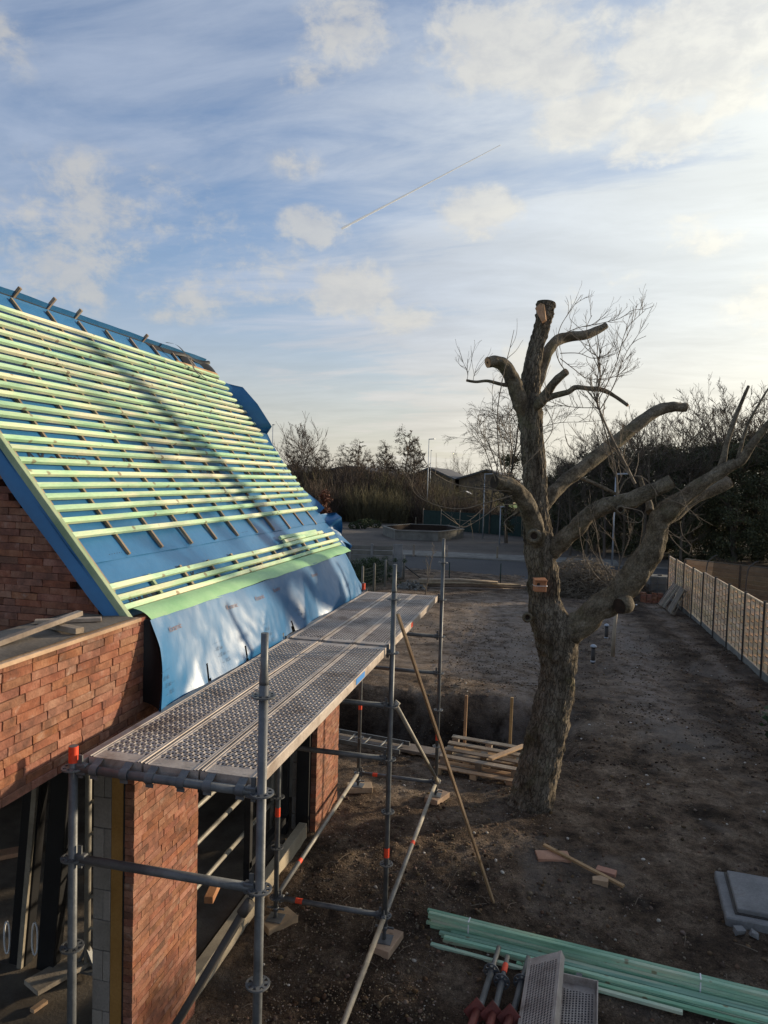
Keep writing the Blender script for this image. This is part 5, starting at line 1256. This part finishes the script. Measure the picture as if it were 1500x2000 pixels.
# green screen fence and sheds
gs = thing('green_screen', 'dark green mesh screen fence behind the gravel yard', 'fence', (-6, 74, -1.04))
A_, B_ = Vector(px(826, 1030, D=78)), Vector(px(1110, 1040, D=66)); A_.z = B_.z = -1.04
for i in range(7):
    c0, c1 = A_+(B_-A_)*i/7, A_+(B_-A_)*(i+1)/7; b = MB(); b.beam(c0+Vector((0, 0, 1.0)), c1+Vector((0, 0, 1.0)), .03, 2.0); part('mesh_panel', b, m_net, gs)
    b = MB(); b.tube([c0, c0+Vector((0, 0, 2.2))], .05, 6); part('post', b, m_wold, gs)
def shed(u0, u1, vpk, vev, D_, lb, seed):
    a, e = px(u0, vev, D=D_), px(u1, vev, D=D_); pk = px((u0+u1)/2, vpk, D=D_); x0, x1, zE, zP, y = a[0], e[0], a[2], pk[2], (a[1]+e[1])/2
    t = thing('shed', lb, 'shed', ((x0+x1)/2, y, -1.05), 'low pitched sheds'); xm = (x0+x1)/2
    b = MB(); W2 = 30
    for yy in (y, y+W2): b.poly([(x0+.5, yy, -1.05), (x1-.5, yy, -1.05), (x1-.5, yy, zE), (xm, yy, zP-.1), (x0+.5, yy, zE)])
    for x in (x0+.5, x1-.5): b.poly([(x, y, -1.05), (x, y+W2, -1.05), (x, y+W2, zE), (x, y, zE)])
    part('wall', b, m_wallf, t)
    b = MB()
    for xa in (x0, x1):
        b.poly([(xa, y-.8, zE), (xm, y-.8, zP), (xm, y+W2, zP), (xa, y+W2, zE)]); b.poly([(xa, y-.8, zE-.35), (xm, y-.8, zP-.35), (xm, y-.8, zP), (xa, y-.8, zE)])
    part('roof', b, m_roofd, t)
    for f in (.25, .42, .6, .76):
        b = MB(); b.box((x0+(x1-x0)*f, y-.03, .6), (1.6, .08, 1.3)); w_ = part('window', b, m_post, t)
        b = MB(); b.box((x0+(x1-x0)*f, y-.08, .6), (1.4, .03, 1.1)); part('pane', b, m_glass, w_)
shed(470, 572, 905, 922, 150, 'dark roofed shed at the roof edge of the house', 1); shed(573, 790, 909, 926, 145, 'widest dark roofed shed behind the scrub', 2); shed(788, 890, 912, 932, 140, 'dark roofed shed right of the tallest alder', 3); shed(890, 1010, 916, 934, 142, 'dark roofed shed left of the walnut tree', 4)
p = px(906, 966, D=118); t = thing('cabin', 'small pale cabin with white curved roof on the lawn', 'cabin', (p[0], p[1], -.2))
b = MB(); b.box((0, 0, 1.1), (2.4, 2.4, 2.2)); b.build('wall', m_wallf, t, local=True)
b = MB(); b.grid(lambda s, q: (-1.35+2.7*s, -1.4+2.8*q, 2.2+.5*math.sin(s*math.pi)), 8, 2); b.build('roof', m_white, t, local=True)
# far trees on the horizon
for i, (u, s) in enumerate(((878, .9), (900, 1.1), (915, .95), (846, .8), (930, .8))):
    p = px(u, 950, D=220); plant('fart', 'bare_tree', bare(77, m_twd, 10, .5, 18, .16, lv=2), f'hazy far bare tree above the sheds, {ordn[i]} of a small clump', 'tree', 'far trees above the sheds', (p[0], p[1], -1.06), i, s*1.1)
# ---- garden end: concrete panel fence, wire fence, logs, rubble, sapling, brushwood
cf = thing('panel_fence', 'grey concrete panel fence with posts at the garden end beside the blue membrane', 'fence', (-9, 34, -1.))
c0, c1 = Vector(px(640, 1127, Z=-1.)), Vector(px(768, 1131, Z=-1.)); zt = px(700, 1063, Y=c1.y)[2]
for i in range(3):
    a, e = c0+(c1-c0)*i/3, c0+(c1-c0)*(i+1)/3
    for j in range(7):
        z_ = -1.0+(zt+1.)*(j+.5)/7; b = MB(); b.beam((a.x+.07, a.y, z_), (e.x-.07, e.y, z_), .05, (zt+1.)/7-.03, ch=.008); part('plank', b, m_concd, cf)
    b = MB(); b.box((a.x, a.y, (zt-1)/2+.03), (.13, .13, zt+1.1), ch=.01); part('post', b, m_conc, cf)
p = px(776, 1131, Z=-1.); b = MB(); b.box((0, 0, (zt+1.1)/2), (.50, .08, zt+1.1), ch=.01); o = b.build('concrete_sheet', m_conc); o.location = (p[0], p[1], -1.); tag(o, 'upright smooth grey sheet closing the end of the concrete panel fence', 'sheet')
wf = thing('wire_fence', 'wire mesh fence on round topped concrete posts beside the deck end', 'fence', (-5.5, 28, -.9))
WP = [px(708, 1150, Z=-.9), px(731, 1158, Z=-.9), px(752, 1148, Z=-.9), px(788, 1136, Z=-.95)]; WT = [1112, 1108, 1103, 1090]
WP = [px(707, 1168, Z=-.85), px(730, 1160, Z=-.87), px(752, 1150, Z=-.9), px(788, 1136, Z=-.95)]
tops = []
for p, v in zip(WP, WT):
    p = Vector(p); top = px(0, v, Y=p.y)[2]; h = 1.35; b = MB(); b.tube([p, p+Vector((0, 0, h)), p+Vector((0, 0, h+.05))], [.06, .055, .02], 8); part('post', b, m_concd, wf); tops.append((p, h))
b = MB()
for (p, h), (q, h2) in zip(tops, tops[1:]):
    for k in range(8): b.tube([p+Vector((0, 0, .1+h*.85*k/7)), (p+q)/2+Vector((0, 0, .06+h*.85*k/7)), q+Vector((0, 0, .1+h*.85*k/7))], .006, 3, cap=False)
    for k in range(1, 16): c_ = p+(q-p)*k/16; b.tube([c_+Vector((0, 0, .08)), c_+Vector((0, 0, h*.9))], .005, 3, cap=False)
part('wire_mesh', b, m_net, wf)
b = MB(); a = Vector(WP[3]); e = Vector(px(832, 1137, Z=-.95)); b.tube([a+Vector((0, 0, .85)), e], .035, 8); part('strut', b, m_post, wf)
for i, (u, v) in enumerate(((877, 1140), (977, 1142), (1108, 1146))):
    p = Vector(px(u, v, Z=-.95)); b = MB(); b.tube([(0, 0, 0), (0, 0, 1.1)], .03, 6); o = b.build('fence_stake', m_net); o.location = p; tag(o, ['thin green fence stake above the log pile', 'thin green fence stake left of the walnut trunk', 'thin green fence stake behind the brushwood'][i], 'stake', 'green stakes at the road edge')
def hedge():
    V, Q = leaf_cloud(17, lambda r: np.array([r.normal()*.75, r.normal()*.5, 1.75*r.rand()]), 110, 130, .24, .055); b = MB(); b.tube([(0, 0, -.1), (0, 0, 1.2)], .05, 6); yield 'stems', b.mesh('stems', m_twd); yield 'leaves', npmesh('leaves', V, Q, m_leafg)
p = px(716, 1150, Z=-.95); plant('hedge', 'evergreen_shrub', hedge, 'dark evergreen shrub between panel fence and wire fence', 'shrub', None, (p[0]-.1, p[1]+1.4, -1.05), 0, .78)
for i, (x, y, s_, lb) in enumerate(((8.0, 6.9, 1.55, 'unseen tall dark shrub added for shade beyond the low near end of the woven fence'), (8.2, 8.0, 1.45, 'unseen dark shrub added for shade beyond the fence, next to the tallest one'), (8.1, 5.4, 1.6, 'unseen dark shrub added for shade beyond the fence, nearest to the scaffold'))):
    plant('hedge', 'evergreen_shrub', hedge, lb, 'shrub', 'unseen shade shrubs beyond the fence', (x, y, -.5), i, s_)  # out-of-view shrubs added to shade the near pier and foreground
p = px(690, 1150, Z=-.95); plant('hedge', 'evergreen_shrub', hedge, 'dark evergreen shrub tight against the loose blue membrane', 'shrub', None, (p[0]-.3, p[1]+1.4, -1.05), 2, .66)
lp = thing('log_pile', 'low pile of long weathered poles lying at the end of the garden', 'log pile', px(910, 1150, Z=-.9))
for i in range(13):
    a = Vector(px(R.uniform(792, 850), 1150, Z=-.9)); e = Vector(px(R.uniform(960, 1036), 1154, Z=-.9)); z_ = -.82+.13*(i//4); y_ = .22*(i % 4)-.3; r = R.uniform(.05, .09)
    b = MB(); b.tube([(a.x, a.y+y_, z_), ((a.x+e.x)/2, (a.y+e.y)/2+y_+R.uniform(-.1, .1), z_+.04), (e.x, e.y+y_, z_-.02)], [r, r*.9, r*.7], 8); part('pole', b, m_cbat, lp)
rb = thing('rubble_heap', 'small heap of broken branches and stones left of the pole pile', 'rubble heap', px(803, 1152, Z=-.9)); b = MB(); o = rb.location
for i in range(150):
    a = R.uniform(0, 6.28); q = R.random()**.5*.75; h = .5*(1-q/.8)*R.random(); c_ = o+Vector((q*math.cos(a), q*math.sin(a), h+.05)); s = R.uniform(.05, .14); b.box(c_, (s*1.5, s, s*.7), rot3(R.random()*3, R.random()*3, R.random()*3), ch=s*.12)
k = part('rubble', b, m_concd, rb); k['kind'] = 'stuff'
p = px(830, 1168, Z=-.88)
plant('sap', 'sapling', bare(33, m_twig, 2.75, .22, 13, .028, lv=1, fan=.5, rmin=.004), 'thin leafless sapling in front of the pole pile', 'sapling', None, (p[0], p[1], -.86))
def brush(name, lb, ctr, rx, ry, h, n_, seed):
    rr = random.Random(seed); t = thing(name, lb, 'brushwood', ctr); b = MB(); o = Vector(ctr)
    for i in range(n_):
        a = rr.uniform(0, 6.28); q = rr.random()**.5; x, y = rx*q*math.cos(a), ry*q*math.sin(a); z_ = h*(1-q*q)*rr.random()+.03
        d_ = Vector((rr.uniform(-1, 1), rr.uniform(-1, 1), rr.uniform(-.25, .45))).normalized(); L = rr.uniform(.3, 1.); p = o+Vector((x, y, z_))
        b.tube([p-d_*L*.5, p+Vector((rr.uniform(-.1, .1), rr.uniform(-.1, .1), .08)), p+d_*L*.5+Vector((0, 0, rr.uniform(-.05, .12)))], [rr.uniform(.008, .022), .012, .005], 3, cap=False)
    k = part('branches', b, m_twig, t); k['kind'] = 'stuff'
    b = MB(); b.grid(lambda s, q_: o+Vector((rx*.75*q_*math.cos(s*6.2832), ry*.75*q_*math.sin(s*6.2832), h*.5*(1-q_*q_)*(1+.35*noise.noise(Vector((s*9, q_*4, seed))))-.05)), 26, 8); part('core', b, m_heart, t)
p = px(1150, 1172, Z=-.85); brush('brushwood_heap', 'large heap of cut brushwood right of the walnut trunk', (p[0]-.2, p[1]+1.6, -.95), 2.6, 1.7, 1.85, 3600, 5)
p = px(1235, 1172, Z=-.85); brush('brushwood_heap', 'lower dark heap of twigs behind the forked limb', (p[0], p[1]+2., -.95), 1.4, 1.0, .8, 900, 7)
# white tank, brick stack, plank, leaning pallet
p = px(1282, 1152, Z=-.95); t = thing('water_tank', 'white plastic water tank in the corner by the fence end', 'tank', (p[0]-.2, p[1]-2.4, -.95))
b = MB(); b.box((0, 0, .55), (1.0, 1.0, .95), ch=.06); b.build('body', m_concd, t, local=True); b = MB(); b.tube([(0, 0, 1.0), (0, 0, 1.08)], .11, 12); b.build('cap', m_post, t, local=True)
b = MB()
for x in (-.51, -.17, .17, .51):
    for y in (-.51, .51): b.beam((x, y, .05), (x, y, 1.03), .02, .02)
for z_ in (.1, .4, .7, 1.02):
    for y in (-.515, .515): b.beam((-.52, y, z_), (.52, y, z_), .02, .02)
b.build('cage', m_steel, t, local=True)
p = px(1272, 1180, Z=-.9); bp = thing('brick_stack', 'stack of red bricks on the ground near the fence end', 'brick stack', (p[0], p[1], -.88)); o = Vector(bp.location)
for k in range(6):
    for i in range(4):
        for j in range(2):
            if k == 5 and R.random() < .5: continue
            link('brick', brick_mesh(R.randrange(7)), bp, (-.36+.235*i+R.uniform(-.02, .02), -.1+.11*j, .04+.083*k), (0, 0, R.uniform(-.08, .08)), (1, 1.4, 1.7))
p0, p1 = px(1219, 1181, Z=-.85), px(1246, 1183, Z=-.85); b = MB(); b.beam(p0, p1, .22, .10); tag(b.build('kerb_stone', m_white), 'white kerb stone lying before the brick stack', 'kerb stone')
zf = float(g0(27.6)); pallet('pallet', (FX-.42, 27.3, zf+.52), (0, rad(-66), 0), 'old pallet leaning upright against the woven fence', m_wold, 1.1, .9, 6)
pallet('pallet', (FX-.50, 28.6, zf+.50), (rad(4), rad(-58), rad(5)), 'second old pallet leaning on the fence, farther from the camera', m_wold, 1.1, .9, 6)
# contrail high over everything
d0, d1 = Vector(px(668, 446, D=1.)-CAM).normalized(), Vector(px(978, 283, D=1.)-CAM).normalized()
a, e = Vector(CAM)+d0*16000, Vector(CAM)+d1*13500
m_trail = M('ice_trail', [(.9, .9, .9)], 1, 1., fine=0, spec=0)
S = [a+(e-a)*i/40 for i in range(41)]
b = MB(); b.tube(S, [(23-19*i/40)*(1+.2*math.sin(i*1.7)*math.sin(i*.6))+2 for i in range(41)], 8); ct = b.build('contrail', m_trail); ct['kind'] = 'structure'; ct['label'] = 'thin white contrail crossing the blue sky above the far trees'
